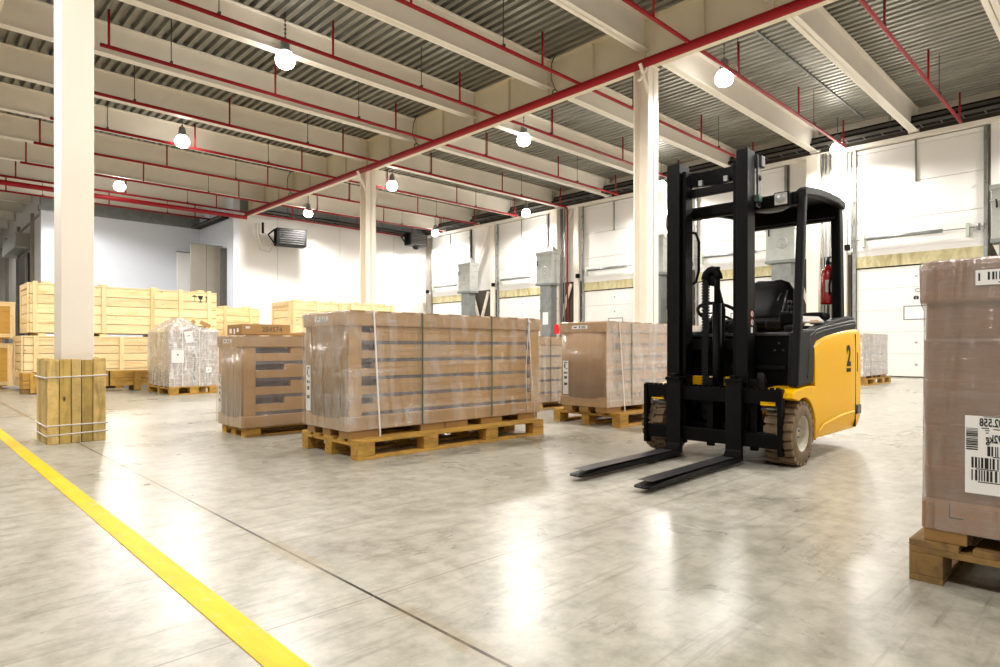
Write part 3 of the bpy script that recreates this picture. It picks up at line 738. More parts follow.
# load 1 and 3 (behind), load 4 by the forklift
carton_stack(2.02,.58,.085,.935,(2.27,5.68,0),'wrapped carton stack between column guard and the biggest stack',4,'filmL',straps=(),wstraps=(),side_notch=.32,feet=False)
t=pallet(1.9,.56,(2.29,5.69,-.0),'low wooden pallet under the carton stack with the long box on it',nblk=3)
t.scale=(1,1,.58)
carton_stack(2.0,.62,.09,.965,(5.15,5.55,0),'wrapped carton stack glimpsed between the biggest stack and the darker stack',4,'film',end='ctn_end',body='ctn_far',straps=(1.15,),feet=False)
t=pallet(1.9,.58,(5.17,5.57,-.0),'low wooden pallet glimpsed under the far middle carton stack',nblk=3); t.scale=(1,1,.6)
pallet(2.0,.9,(5.31,3.72,0),'wooden pallet under the carton stack left of the forklift carriage',nblk=4)
carton_stack(2.03,.595,.197,1.09,(5.24,3.84,0),'wrapped carton stack just behind the forklift carriage, brown end panel',5,'filmS',straps=(.42,),wstraps=((.19,.27,.15),),side_notch=.16,two=True)
# small back pallet by dock door
pallet(1.9,.8,(14.9,4.15,0),'wooden pallet standing before the dock door right of the forklift',nblk=4)
carton_stack(1.8,.75,.197,1.12,(14.85,4.2,0),'small far white-wrapped carton stack before the dock door',4,'filmH',end='ctn_far',body='ctn_far',straps=(.5,))

# ------------------------------------------------------------------ near right stack
pallet(1.2,.83,(2.585,-.247,0),'old worn wooden pallet at the right edge under the near stack',wood='old',nblk=3)
t=thing('near_carton_stack','tall brown carton stack in film with barcode label at the right edge','carton stack',(2.605,.543,0))
W=.85; L=1.1
def ybox(mb,x0,y1,z0,z1,g=0): mb.box(x0-g,L+g,-y1-g,0+g,z0,z1)
for fx in (0,.45,.9):
    for fy in (0,-.36,-.74): MB().box(fx,fx+.12,fy-.125,fy,.144,.19).build('support_foot',M['boxd'],t,bevel=.003)
secs=[]
def ring(z,g,r=.03):
    pts=[]
    for (cx,cy,a0) in ((0,0,90),(0,-W,180),(L,-W,270),(L,0,0)):
        sx=-1 if cx==0 else 1; sy=1 if cy==0 else -1
        ccx=cx-sx*r+sx*g; ccy=cy-sy*r+sy*g
        for k in range(5):
            a=math.radians(a0+k*22.5); pts.append((ccx+r*math.cos(a),ccy+r*math.sin(a),z))
    return pts
m=MB(); m.strip([ring(.187,.002,.012),ring(.19,.006,.012),ring(.28,.006,.012),ring(.293,.0,.012)],smooth=False,caps=True); m.build('bottom_tray',M['near2'],t)
zz=[.28,.30,.40,.41,.55,.56,.70,.71,.84,.85,.96,1.0]
gg=[-.003,-.001,.001,-.001,-.001,.001,.0015,-.001,.002,-.003,-.004,-.003]
m=MB(); m.strip([ring(z,g,.02) for z,g in zip(zz,gg)],smooth=False,caps=True); m.build('carton_body',M['near'],t)
m=MB(); m.strip([ring(.975,.008,.02),ring(.985,.011,.02),ring(1.09,.013,.025),ring(1.115,.008,.03),ring(1.124,-.012,.03)],smooth=False,caps=True); m.build('top_cap',M['nearcap'],t)
LM=[('h',-.081,.053,.032,.075),('b',.025,.015,.13,.033),('b',.0,-.026,.165,.036),('b',.0,-.068,.165,.036),('r',-.02,.128,.06,.002),('r',-.045,.09,.02,.003),('r',-.04,.083,.012,.003),('r',-.04,.075,.008,.003),('r',-.01,.088,.03,.003),('r',.0,-.0035,.05,.003),('r',-.04,-.047,.06,.003),('r',-.03,-.09,.07,.003)]
label_part(t,'shipping_label',NEGX(-.0085,-.220,.462),.2,.26,LM,seed=5,txt=(('302.558',.037,-.024,.108,True),('492kg',.037,-.016,.055,True)))
# hairline frame marks printed on the tray
m=MB()
for (y0,y1,z0,z1) in ((-.075,-.078,.235,.285),(-.075,-.115,.235,.239)): m.add([(-.0065,y0,z0),(-.0065,y1,z0),(-.0065,y1,z1),(-.0065,y0,z1)],[(0,1,2,3)])
m.build('printed_corner_mark',M['ink'],t)
label_part(t,'barcode_label',NEGX(-.0175,-.250,1.052),.2,.05,[('b',.01,.004,.155,.026),('r',-.09,.002,.005,.026),('r',.01,-.018,.1,.003)],seed=11)
secs=[ring(z,g,.03) for z,g in ((.188,.010),(.29,.009),(.31,.008),(.55,.007),(.8,.005),(.95,.005),(.98,.014),(1.1,.016),(1.12,.011))]
MB().strip(secs,smooth=False).build('stretch_film',M['filmL'],t,recalc=False)

# ------------------------------------------------------------------ wooden crates
def crate(x0,x1,y0,y1,z0,z1,label,nb=5,battens=(),lid=True,endopen=False,group=None,bw=.08):
    t=thing('wooden_crate',label,'crate',(x0,y0,z0),0,group)
    L=x1-x0; W=y1-y0; Hh=z1-z0; h=(Hh-.03)/nb
    for i in range(nb):
        a=.0+i*h
        MB().box(0.02,L-.02,0,.022,a+.006,a+h-.004).build('side_board',M['cratex'],t,bevel=.002)
        MB().box(0,.022,.022,W,a+.006,a+h-.004).build('end_board',M['cratey'],t,bevel=.002)
    MB().box(0.02,L-.02,W-.022,W,0,Hh-.03).build('back_panel',M['cratex'],t)
    MB().box(L-.022,L,.022,W-.022,0,Hh-.03).build('end_panel',M['cratey'],t)
    MB().box(0.03,L-.03,.03,W-.03,.0,.03).build('bottom_panel',M['cratex'],t)
    for b in battens: MB().box(b-bw/2,b+bw/2,-.025,0,0,Hh+(.03 if z0>.9 else 0)).build('batten',M['cratez'],t,bevel=.003)
    if lid:
        n=max(3,int(L/.8))
        MB().box(0,L,0,W,Hh-.03,Hh).build('lid',M['cratex'],t,bevel=.003)
        for k in range(n if (z0>.9 or x0<2) else 0): x=.3+k*(L-.6)/(n-1); MB().box(x-.06,x+.06,.1,W-.1,Hh,Hh+.05).build('lid_runner',M['cratey'],t)
    m=MB(); m.box(-.02,0,0,.09,0,Hh); m.box(-.02,0,W-.09,W,0,Hh); m.box(-.02,0,0.09,W-.09,Hh-.1,Hh); m.box(-.02,0,.09,W-.09,0,.1)
    m.build('end_frame',M['cratez'],t,bevel=.003)
    return t
A=crate(1.80,5.2,14.5,15.5,1.10,2.04,'longest pine crate, stacked on top at the left with handling symbols',5,(.1,1.21,2.09,2.64,3.23))
# handling symbols: umbrella, glass, arrows
m=MB(); F=lambda a,b:(a,-.0015,b)
def rect(a,b,c,d): m.add([F(a,c),F(b,c),F(b,d),F(a,d)],[(0,1,2,3)])
bx=2.93
rect(bx-.005,bx+.005,.72,.84)
m.add([F(bx-.06,.83)]+[F(bx+.06*math.cos(a),.83+.03*math.sin(a)) for a in [PI*k/8 for k in range(9)]],[list(range(10))])
rect(bx+.11,bx+.13,.72,.78); m.add([F(bx+.06,.86),F(bx+.18,.86),F(bx+.15,.78),F(bx+.09,.78)],[(0,1,2,3)]); rect(bx+.08,bx+.16,.71,.72)
for dx in (.24,.32): rect(bx+dx-.009,bx+dx+.009,.72,.82); m.add([F(bx+dx-.025,.82),F(bx+dx+.025,.82),F(bx+dx,.87)],[(0,1,2)])
m.build('handling_symbols',M['ink'],A)
for dx in (.35,3.0,1.7):
    pass
crate(1.70,5.3,14.4,15.5,.09,1.04,'long pine crate on the floor under the longest crate',6,(.2,1.6,2.2,3.3))
for k,x in enumerate((1.9,3.2,4.6)):
    tag(MB().box(x,x+.14,14.45,15.4,0,.09).build('skid_beam',M['palletx'],bevel=.004),'short wooden skid beam under the long pine crate','skid beam','skid beams under the floor crate')
crate(5.45,6.7,16.3,17.3,0,.92,'pine crate on the floor behind the wrapped mixed pallet',5,(.2,1.0))
crate(5.3,6.95,16.3,17.3,.92,1.84,'shorter pine crate left of centre, right of the longest crate',5,(.15,.75,1.4))
crate(6.7,8.15,14.0,15.0,.0,1.0,'pine crate on the floor behind the long cardboard box',5,(.2,1.2))
crate(6.7,8.2,14.0,15.0,1.0,1.92,'bright pine crate with framed open end behind the stacks',5,(.08,.7,1.3))
crate(8.35,9.75,14.15,15.1,.0,1.0,'pine crate on the floor, rightmost of the lower crates',5,(.2,1.2))
crate(8.35,9.75,14.15,15.1,1.0,1.94,'pine crate with dark-edged lid, rightmost of the crates',5,(.08,.7,1.3))
# plywood cases at the left edge
def ply(x0,x1,y0,y1,z0,z1,label):
    t=thing('plywood_case',label,'case',(x0,y0,z0)); L=x1-x0; W=y1-y0; Hh=z1-z0
    MB().box(.02,L-.02,.02,W-.02,0,Hh-.03).build('panel_body',M['ply'],t,bevel=.003)
    m=MB(); m.box(0,L,0,.022,Hh-.09,Hh-.03); m.box(0,L,0,.022,0.02,.09); m.build('rail',M['cratex'],t,bevel=.002)
    MB().box(0,.08,-.01,.02,0,Hh-.03).build('stile',M['cratez'],t,bevel=.002); MB().box(L-.08,L,-.01,.02,0,Hh-.03).build('stile',M['cratez'],t,bevel=.002)
    MB().box(-.01,L+.01,-.01,W,Hh-.03,Hh).build('lid',M['cratex'],t,bevel=.003)
ply(.3,1.68,15.6,16.6,.06,.9,'yellow plywood case on the floor at the left edge')
ply(.3,1.72,15.6,16.6,1.0,1.72,'yellow plywood case on top of another at the left edge')
for x in (.4,1.4):
    tag(MB().box(x,x+.12,15.65,16.5,0,.06).build('skid_beam',M['palletx']),'low wooden skid under the plywood case','skid beam','skids under the plywood case')
    tag(MB().box(x,x+.12,15.65,16.5,.9,1.0).build('skid_beam',M['palletx']),'wooden spacer between the two plywood cases','spacer beam','spacers between plywood cases')
# low small cases
def lowcase(x0,x1,y,z0,z1,label,bands=()):
    t=thing('low_wooden_case',label,'case',(x0,y,0)); L=x1-x0
    for k in range(2): MB().box(0,L,0,.45,z0+k*(z1-z0)/2+.002,z0+(k+1)*(z1-z0)/2-.002).build('board_layer',M['palletx'],t,bevel=.004)
    n=max(2,int(L/.6)+1)
    for k in range(n):
        x=(L-.12)*k/(n-1); MB().box(x,x+.12,.02,.43,0,z0).build('foot',M['oldx'],t)
    for b in bands: MB().box(b-.012,b+.012,-.004,.454,z0-.003,z1+.003).build('black_band',M['cable'],t)
    MB().box(L*.45,L*.45+.12,-.02,0,0.02,z1).build('cleat',M['palletz'],t)
lowcase(1.60,1.83,13.55,.09,.37,'small low wooden case left of the plank guard',(.2,))
lowcase(2.6,4.1,13.4,.1,.38,'low wooden case with black bands right of the plank guard',(.27,1.3))

# ------------------------------------------------------------------ wrapped mixed pallet
pallet(.8,1.3,(3.38,11.6,0),'wooden pallet under the white-filmed mixed cartons',nblk=3)
t=thing('wrapped_mixed_cartons','mixed cartons on a pallet under heavy white stretch film, peaked top','wrapped cartons',(3.38,11.6,.144))
r=random.Random(3)
zz=0
for k in range(4):
    h=.24; n=0
    for (x0,x1) in ((0,.39),(.395,.78)):
        for (y0,y1) in ((.0,.42),(.425,.85),(.855,1.24)):
            j=r.uniform(0,.012); MB().box(x0+.01+j,x1-j,y0+j+.01,y1-.005,zz+.001,zz+h-.004).build('carton',M['mess'] if x1>.3 and y0<.1 else M['messy'],t,bevel=.004)
    zz+=h
# film with a peaked top
def rr(z,g,w=.79,d=1.26,n=6,jit=.0):
    pts=[]
    for i in range(n): pts.append((-g+(w+2*g)*i/n,-g,z))
    for i in range(n): pts.append((w+g,-g+(d+2*g)*i/n,z))
    for i in range(n): pts.append((w+g-(w+2*g)*i/n,d+g,z))
    for i in range(n): pts.append((-g,d+g-(d+2*g)*i/n,z))
    return [(a+r.uniform(-jit,jit),b+r.uniform(-jit,jit),c+r.uniform(-jit,jit)) for a,b,c in pts]
secs=[rr(.0,.012),rr(.12,.012,jit=.006),rr(.35,.010,jit=.008),rr(.6,.012,jit=.008),rr(.8,.01,jit=.008),rr(.95,.012,jit=.01),rr(.985,-.005,jit=.01)]
pk=rr(1.08,-.16,jit=.02); secs.append([(a*.8+.02,b,c+.05*(1 if a<.35 else -.4)) for a,b,c in pk])
secs.append([(.22+(a-.4)*.12,.35+(b-.6)*.3,1.2+r.uniform(-.01,.01)) for a,b,c in rr(0,0)])
MB().strip(secs,smooth=False,caps=False).build('stretch_film',M['filmH'],t,recalc=False)
for x in (.2,.48,.62): MB().bar((x,-.022,0),(x,-.022,.97),.012,.003,(0,1,0)).build('strap',M['strapw'],t)
label_part(t,'document_pouch',NEGY(.12,-.024,.52),.2,.22,[('r',0,.03,.02,.03)])
label_part(t,'document_pouch',NEGY(.3,-.024,.86)@Matrix.Rotation(.2,4,'Z'),.13,.2,[('r',0,.02,.05,.01)])
label_part(t,'document_pouch',NEGY(.63,-.024,.28),.1,.1,[('r',0,.0,.015,.02)])
# loose cartons behind its top, on the low floor crate (standing on the crate lid)
def carton(name,x,y,z,l,w,h,rz,label,mat='box',grp=None,tilt=0):
    t=thing(name,label,'box',(x,y,z),rz,grp); t.rotation_euler=(0,tilt,rz)
    MB().box(0,l,0,w,0,h).build('carton_body',M[mat],t,bevel=.004)
    MB().box(0.001,l-.001,w/2-.025,w/2+.025,h,h+.0015).build('sealing_tape',M['boxd'],t)
    MB().box(l*.08,l*.08+.05,-.002,0,h*.6,h*.8).build('sticker',M['label'],t)
    return t
carton('cardboard_box',3.6,12.35,1.11,.20,.16,.1,.3,'small brown cardboard box tilted on the film-wrapped pallet',tilt=.25)
carton('cardboard_box',3.86,12.5,1.105,.16,.14,.09,-.2,'small brown cardboard box right of the tilted one on the filmed pallet')
t=carton('cardboard_box',5.32,15.0,1.04,.1,.2,.18,0,'hidden small box beside the longest crate') if False else None
for k,(x,z,w,h,l) in enumerate(((3.98,1.105,.22,.19,'open brown cardboard box at the right top of the filmed pallet'),)):
    o=thing('open_cardboard_box',l,'box',(x-.05,12.1,z),0)
    MB().box(0,w,0,.2,0,h*.6).build('carton_body',M['boxd'],o,bevel=.003)
    MB().bar((0,.1,h*.6),(-.05,.1,h*.9),.2,.004,(0,1,0)).build('flap',M['box'],o); MB().bar((w,.1,h*.6),(w+.03,.1,h*.95),.2,.004,(0,1,0)).build('flap',M['box'],o)
# long cardboard box on load 1
t=thing('long_cardboard_box','long flat cardboard box with scrawled digits on top of a carton stack','box',(2.275,5.72,.939))
MB().box(0,.46,0,.36,0,.098).build('carton_body',M['box'],t,bevel=.004)
MB().box(-.002,.0,.02,.34,.008,.088).build('printed_end',M['boxd'],t)
text_mesh('284574',.07,'handwritten_digits',M['greyink'],t,NEGY(.28,-.001,.047),extrude=.0003,xscale=.95)
MB().box(.03,.07,-.0015,0,.055,.075).build('sticker',M['label'],t)
m=MB()
for (y,z,w,h) in ((.27,.035,.05,.045),(.18,.03,.03,.05),(.1,.04,.04,.035)): m.box(-.003,-.002,y-w/2,y+w/2,z-h/2,z+h/2)
m.build('printed_mark',M['label'],t)
t=thing('flat_cardboard_box','flat brown cardboard box at the back of the same stack as the long box','box',(2.95,5.9,.939))
MB().box(0,.7,0,.3,0,.03).build('carton_body',M['box'],t,bevel=.003); MB().box(.1,.3,-.001,.301,.03,.031).build('red_tape',M['redbright'],t)


# ------------------------------------------------------------------ forklift
OX,OY=4.48,2.24
fk=thing('forklift','yellow and black electric forklift with forks lowered on the concrete floor','forklift',(OX,OY,0),math.radians(1.6))
def fb(mb,name,mat,parent=None,bevel=0,**k):
    mb.v=[(x-OX,y-OY,z) for x,y,z in mb.v]
    return mb.build(name,mat,parent or fk,bevel,**k)
# forks
for yc in (2.015,2.475):
    m=MB(); secs=[]
    for x,w,z0,z1 in ((3.0,.035,.028,.038),(3.02,.052,.026,.040),(3.25,.0575,.022,.052),(4.1,.0575,.020,.062),(4.2,.0575,.02,.066),(4.245,.0575,.03,.07)):
        secs.append([(x,yc-w,z0),(x,yc+w,z0),(x,yc+w,z1),(x,yc-w,z1)])
    m.strip(secs,smooth=False,caps=True)
    m.prism([(4.175,.062),(4.21,.10),(4.21,.58),(4.25,.585),(4.25,.035)],yc-.0575,yc+.0575,'xz')
    f=fb(m,'fork',[M['mast']],bevel=.004)
    fb(MB().box(3.05,4.12,yc-.048,yc+.048,.0655,.0668),'worn_face',M['greysteel'],f)
    fb(MB().box(4.195,4.3,yc-.06,yc+.06,.575,.60).box(4.2,4.26,yc-.02,yc+.02,.60,.625),'fork_hook',M['black'],f,bevel=.004)
# carriage
cr=fb(MB().box(4.25,4.29,1.70,2.74,.43,.535).box(4.25,4.29,1.70,2.74,.13,.23),'carriage_bar',M['black'],bevel=.006)
for k in range(26): 
    if k in (7,8,9,17,18,19): continue
    fb(MB().box(4.245,4.285,1.72+k*.04,1.735+k*.04,.535,.547),'latch_tooth',M['black'],cr)
for y0 in (1.695,2.715): fb(MB().box(4.235,4.30,y0,y0+.03,.085,.54),'carriage_side_plate',M['black'],bevel=.005)
for y0 in (2.58,1.74): fb(MB().box(4.25,4.262,y0,y0+.1,.425,.45),'yellow_reflector',M['yellow']); fb(MB().tube([(4.30,y0,.40),(4.30,y0+.11,.40)],.014,8),'cylinder_rod',M['galv'])
for y0 in (1.88,2.2,2.42): fb(MB().box(4.29,4.33,y0,y0+.05,.1,.6),'carriage_bracket',M['black'],bevel=.004)
# mast
for y0,y1,x1,l in ((1.962,2.046,4.46,'n'),(2.49,2.596,4.49,'f')):
    m=MB(); m.box(4.33,x1,y0,y1,.12,2.235)
    m2=fb(m,'mast_rail',M['mast'],bevel=.004)
    yi=(2.052,2.082) if l=='n' else (2.452,2.484)
    fb(MB().box(4.36,4.47,yi[0],yi[1],.14,2.17),'inner_mast_rail',M['black'],bevel=.003)
    fb(MB().box(4.455,4.475,y0+.01,y1+.02,.2,2.1),'rail_web',M['black'],m2)
m=MB(); n=8
m.strip([[(4.43+.05*math.sin(PI*i/n),2.04+.45*i/n,2.07),(4.50+.05*math.sin(PI*i/n),2.04+.45*i/n,2.07),(4.50+.05*math.sin(PI*i/n),2.04+.45*i/n,2.17),(4.43+.05*math.sin(PI*i/n),2.04+.45*i/n,2.17)] for i in range(n+1)],smooth=False,caps=True)
fb(m,'mast_crossbar',M['black'],bevel=.004)
fb(MB().box(4.43,4.48,2.04,2.5,1.98,2.04),'mast_crossbar',M['mast'],bevel=.004)
fb(MB().box(4.46,4.52,1.98,2.58,.30,.42),'mast_crossbar',M['black'],bevel=.006)
fb(MB().box(4.46,4.50,1.98,2.58,.80,.88),'mast_crossbar',M['black'],bevel=.006)
for y in (2.16,2.36): fb(MB().box(4.44,4.47,y,y+.03,2.06,2.1),'bolt',M['galv'])
fb(MB().lathe([(.0,-.02),(.012,-.02),(.012,.02),(0,.02)],(4.40,2.0,2.245),'z',10),'rail_stop',M['black'])
# mast side bracket with the hole
m=MB(); m.prism([(4.46,2.215),(4.54,2.19),(4.535,2.12),(4.505,2.07),(4.535,1.98),(4.525,1.84),(4.46,1.84),(4.475,1.95),(4.47,2.1)],1.945,1.960,'xz'); b=fb(m,'tilt_bracket',M['greysteel'],bevel=.003)
fb(MB().lathe([(0,-.002),(.02,-.002),(.02,.001)],(4.507,1.943,2.05),'y',14),'bracket_hole',M['cable'],b)
fb(MB().box(4.5,4.57,1.93,1.99,2.13,2.215),'bracket_bumper',M['greysteel'],b,bevel=.008)
fb(MB().box(4.44,4.50,1.925,1.96,1.87,1.92),'limit_switch',M['strapg'],b,bevel=.004)
# warning stickers on the near rail
for z,mt in ((1.06,'redbright'),(1.0,'redbright')):
    o=fb(MB().lathe([(0,-.001),(.026,-.001),(.026,0)],(4.40,1.9605,z),'y',20),'warning_sticker',M[mt])
    fb(MB().lathe([(0,-.001),(.019,-.001)],(4.40,1.9590,z),'y',20),'sticker_face',M['label'],o)
    fb(MB().box(4.395,4.405,1.957,1.9578,z-.012,z+.012),'sticker_mark',M['ink'],o)
fb(MB().box(4.385,4.415,1.960,1.9615,.925,.965),'warning_sticker',M['label'])
# lift cylinder, chain and hose drum
fb(MB().tube([(4.40,2.22,.15),(4.40,2.22,1.15)],.034,14).tube([(4.40,2.22,1.15),(4.40,2.22,1.42)],.022,12),'lift_cylinder',M['black'])
c=MB(); 
for k in range(48): c.box(4.385,4.415,2.285,2.335,.30+k*.022,.316+k*.022)
c.box(4.395,4.405,2.29,2.33,.28,1.36)
fb(c,'lift_chain',M['plastic'])
c=MB(); 
c.tube([(4.40+.0,2.31-.05+.055*math.cos(a),1.33+.07*math.sin(a)) for a in [k*PI/8 for k in range(9)]],.03,8)
c.lathe([(0,-.02),(.05,-.02),(.05,.02),(0,.02)],(4.42,2.265,1.33),'x',16)
fb(c,'chain_pulley',M['black'])
fb(MB().tube([(4.43,2.24,1.3),(4.44,2.19,1.1),(4.44,2.20,.8),(4.43,2.21,.4)],.018,8),'hydraulic_hose',M['black'])
# wheels
def wheel(yo,dirn):
    n=40; W=.185; R=.226; m=MB()
    prof=[(.125,0),(.14,-.006),(.165,-.004),(.195,0),(.208,.012),(.212,.05),(.212,W-.05),(.208,W-.012),(.195,W),(.14,W),(.125,W-.01)]
    m.lathe(prof,(0,0,0),'y',48)
    k=22
    for i in range(k):
        for side in (0,1):
            a=2*PI*(i+.5*side)/k; da=2*PI/k*.36
            ya,yb=((-.0,.075) if side==0 else (W-.075,W))
            vs=[]
            for y,ddx in ((ya,0),(yb,.35*da*(1 if side==0 else -1))):
                for aa in (a-da+ddx,a+da+ddx):
                    for rad in (.19 if (y<.01 or y>W-.01) else .205,R): vs.append((rad*math.cos(aa),y,rad*math.sin(aa)))
            m.add(vs,[(0,1,3,2),(4,6,7,5),(0,4,5,1),(2,3,7,6),(1,5,7,3),(0,2,6,4)])
            # centre chevron foot
            y0,y1=(.07,.105) if side==0 else (W-.105,W-.07)
            vs=[]
            for y in (y0,y1):
                for aa in (a-da*.7,a+da*.7):
                    for rad in (.205,R-.001): vs.append((rad*math.cos(aa),y,rad*math.sin(aa)))
            m.add(vs,[(0,1,3,2),(4,6,7,5),(0,4,5,1),(2,3,7,6),(1,5,7,3),(0,2,6,4)])
    if dirn<0: m.v=[(x,-y,z) for x,y,z in m.v]
    m.v=[(x+4.48,y+yo,z+.226) for x,y,z in m.v]
    t=fb(m,'front_wheel',M['tyre'],bevel=.003,seg=1)
    r=MB().lathe([(.126,.012),(.13,.004),(.122,.002),(.114,.012),(.106,.03),(.098,.06),(.062,.066),(.06,.045),(.0,.045)],(0,0,0),'y',36)
    if dirn<0: r.v=[(x,-y,z) for x,y,z in r.v]
    r.v=[(x+4.48,y+yo,z+.226) for x,y,z in r.v]
    rm=fb(r,'rim',M['rim'],t)
    for i in range(6):
        a=i*PI/3+.3; b=MB().lathe([(0,-.012),(.008,-.012),(.009,0)],(.045*math.cos(a),.045,.045*math.sin(a)),'y',6)
        if dirn<0: b.v=[(x,-y,z) for x,y,z in b.v]
        b.v=[(x+4.48,y+yo,z+.226) for x,y,z in b.v]; fb(b,'wheel_nut',M['ductdark'],rm)
wheel(1.64,1); wheel(2.775,-1)
m=MB().lathe([(0,-.07),(.19,-.07),(.2,-.05),(.2,.05),(.19,.07),(0,.07)],(5.62,2.24,.2),'y',32); fb(m,'rear_wheel',M['tyre'])
# chassis and body
fb(MB().box(4.55,5.75,1.86,2.62,.12,.55),'chassis',M['black'],bevel=.01)
fb(MB().tube([(4.48,1.8,.226),(4.48,2.68,.226)],.06,14),'front_axle',M['black'])
fb(MB().box(4.50,4.545,2.16,2.50,.53,.60),'frame_crossmember',M['yellow'],bevel=.005)
o=fb(MB().box(4.50,4.545,2.30,2.46,.26,.42),'motor_plate',M['yellow'],bevel=.005)
fb(MB().lathe([(0,-.06),(.075,-.06),(.08,-.05),(.08,0)],(4.5,2.36,.32),'x',20),'drive_motor',M['black'],o)
fb(MB().box(4.48,4.53,1.88,1.92,.12,.50),'frame_post',M['orange'],bevel=.004)
# fenders with the wheel arch
def fender(y0,y1):
    R=.248; pts=[(4.735,.155),(4.735,.54),(4.62,.55),(4.36,.535),(4.28,.515),(4.26,.48)]
    for d in range(112,4,-12): pts.append((4.48+R*math.cos(math.radians(d)),.226+R*math.sin(math.radians(d))))
    pts.append((4.72,.155))
    m=MB().prism(pts,y0,y1,'xz'); return m
fb(fender(1.632,1.85),'fender',M['yellow'],bevel=.006); fb(fender(2.585,2.71),'fender',M['yellow'],bevel=.006)
# yellow rear body shell
def zt(x):
    pts=[(4.735,.84),(4.80,.875),(5.0,.915),(5.4,.955),(5.7,.97),(6.1,.975)]
    for (a,b),(c,d) in zip(pts,pts[1:]):
        if x<=c: return b+(d-b)*max(0,(x-a))/(c-a)
    return pts[-1][1]
plan=[(4.745,1.645),(4.9,1.64),(5.2,1.635),(5.5,1.628),(5.76,1.62)]
for k in range(1,9):
    a=math.radians(k*90/9); plan.append((5.76+.26*math.sin(a),1.88-.26*math.cos(a)))
plan.append((6.03,2.05)); 
mir=[(x,4.42-y) for x,y in plan[::-1]]
pl=plan+mir
secs=[]
for u,ins in ((0,.03),(.02,.022),(.06,.012),(.10,.004),(.35,.0),(.8,.0),(.95,.004),(.985,.012),(1.0,.025)):
    r_=[]
    for x,y in pl:
        dx,dy=x-5.2,y-2.24; zb=.155
        yy=y+ins*(1 if y<2.24 else -1)*(1 if abs(dy)>.2 else abs(dy)/.2); xx=x-(ins if x>5.7 else 0)
        r_.append((xx,yy,zb+u*(zt(x)-zb)))
    secs.append(r_)
sh=fb(MB().strip(secs,smooth=True,close=True,caps=True),'body_shell',M['yellow'])
sh.data.shade_smooth() if hasattr(sh.data,'shade_smooth') else None
mm=sh.modifiers.new('es','EDGE_SPLIT'); mm.split_angle=math.radians(35)
# pressed ridge near the lower edge, the door seam and the slot
m=MB(); m.strip([[(4.80,1.642,.20),(4.80,1.6395,.205),(4.80,1.642,.21)],[(4.9,1.637,.24),(4.9,1.630,.25),(4.9,1.637,.262)],[(5.3,1.634,.275),(5.3,1.624,.288),(5.3,1.634,.30)],[(5.62,1.626,.285),(5.62,1.616,.297),(5.62,1.626,.309)]],close=True,smooth=False,caps=True)
fb(m,'pressed_ridge',M['yellow'],sh)
fb(MB().box(5.655,5.662,1.621,1.65,.17,.93),'panel_seam',M['ink'],sh)
fb(MB().box(5.70,5.715,1.619,1.66,.62,.78),'vent_slot',M['ink'],sh,bevel=.002)
o=fb(MB().box(5.68,5.79,1.612,1.70,.27,.35),'corner_guard',M['greysteel'],sh,bevel=.01)
t_=text_mesh('2',.22,'fleet_number',M['plastic'],fk,NEGY(5.49-OX,1.6265-OY,.745),extrude=.0006,xscale=.95,bold=.009)
fb(MB().box(5.44,5.54,1.6255,1.635,.625,.655),'number_bar',M['plastic'])
# charcoal side cover rising to the rear
def cover(y0,y1):
    pts=[(4.43,.55),(4.735,.565),(4.745,.82),(4.79,.865),(5.0,.905),(5.4,.94),(5.74,.955),(5.80,1.0),(5.72,1.075),(5.55,1.075),(5.3,1.05),(5.0,1.0),(4.78,.955),(4.55,.945),(4.46,.92)]
    return MB().prism(pts,y0,y1,'xz')
for y0,y1 in ((1.65,1.73),(2.52,2.60)):
    c=fb(cover(y0,y1),'side_cover',M['plastic'],bevel=.014)
e=[(4.60,.60),(4.66,.88),(4.80,.925),(5.0,.95),(5.4,.99),(5.72,1.02)]
for a in (0,1):
    fb(MB().tube([(x,1.652,z+.025*a) for x,z in e],.006,6),'cover_groove',M['greysteel'] if a else M['vinyl'])
# cowl, floor, instrument deck
fb(MB().box(4.56,4.61,1.735,2.60,.48,.93),'front_cowl',M['black'],bevel=.01)
fb(MB().box(4.545,4.562,1.76,2.58,.905,.925),'cowl_lip',M['greysteel'],bevel=.003)
fb(MB().box(4.545,4.562,1.78,2.18,.66,.69),'cowl_lip',M['plastic'],bevel=.003)
for y,z in ((1.86,.80),(1.80,.80),(1.83,.85)): fb(MB().lathe([(0,-.004),(.008,-.004),(.009,0)],(4.559,y,z),'x',8),'bolt',M['greysteel'])
fb(MB().box(4.61,5.0,1.93,2.56,.48,.56),'floor_plate',M['plastic'],bevel=.004)
fb(MB().box(5.0,5.75,1.93,2.56,.5,.96),'battery_hood',M['black'],bevel=.02)
fb(MB().box(4.9,5.6,1.735,1.925,.5,.985),'side_console',M['plastic'],bevel=.02)
fb(MB().box(5.5,5.95,1.74,2.68,.94,1.0),'rear_deck',M['plastic'],bevel=.02)
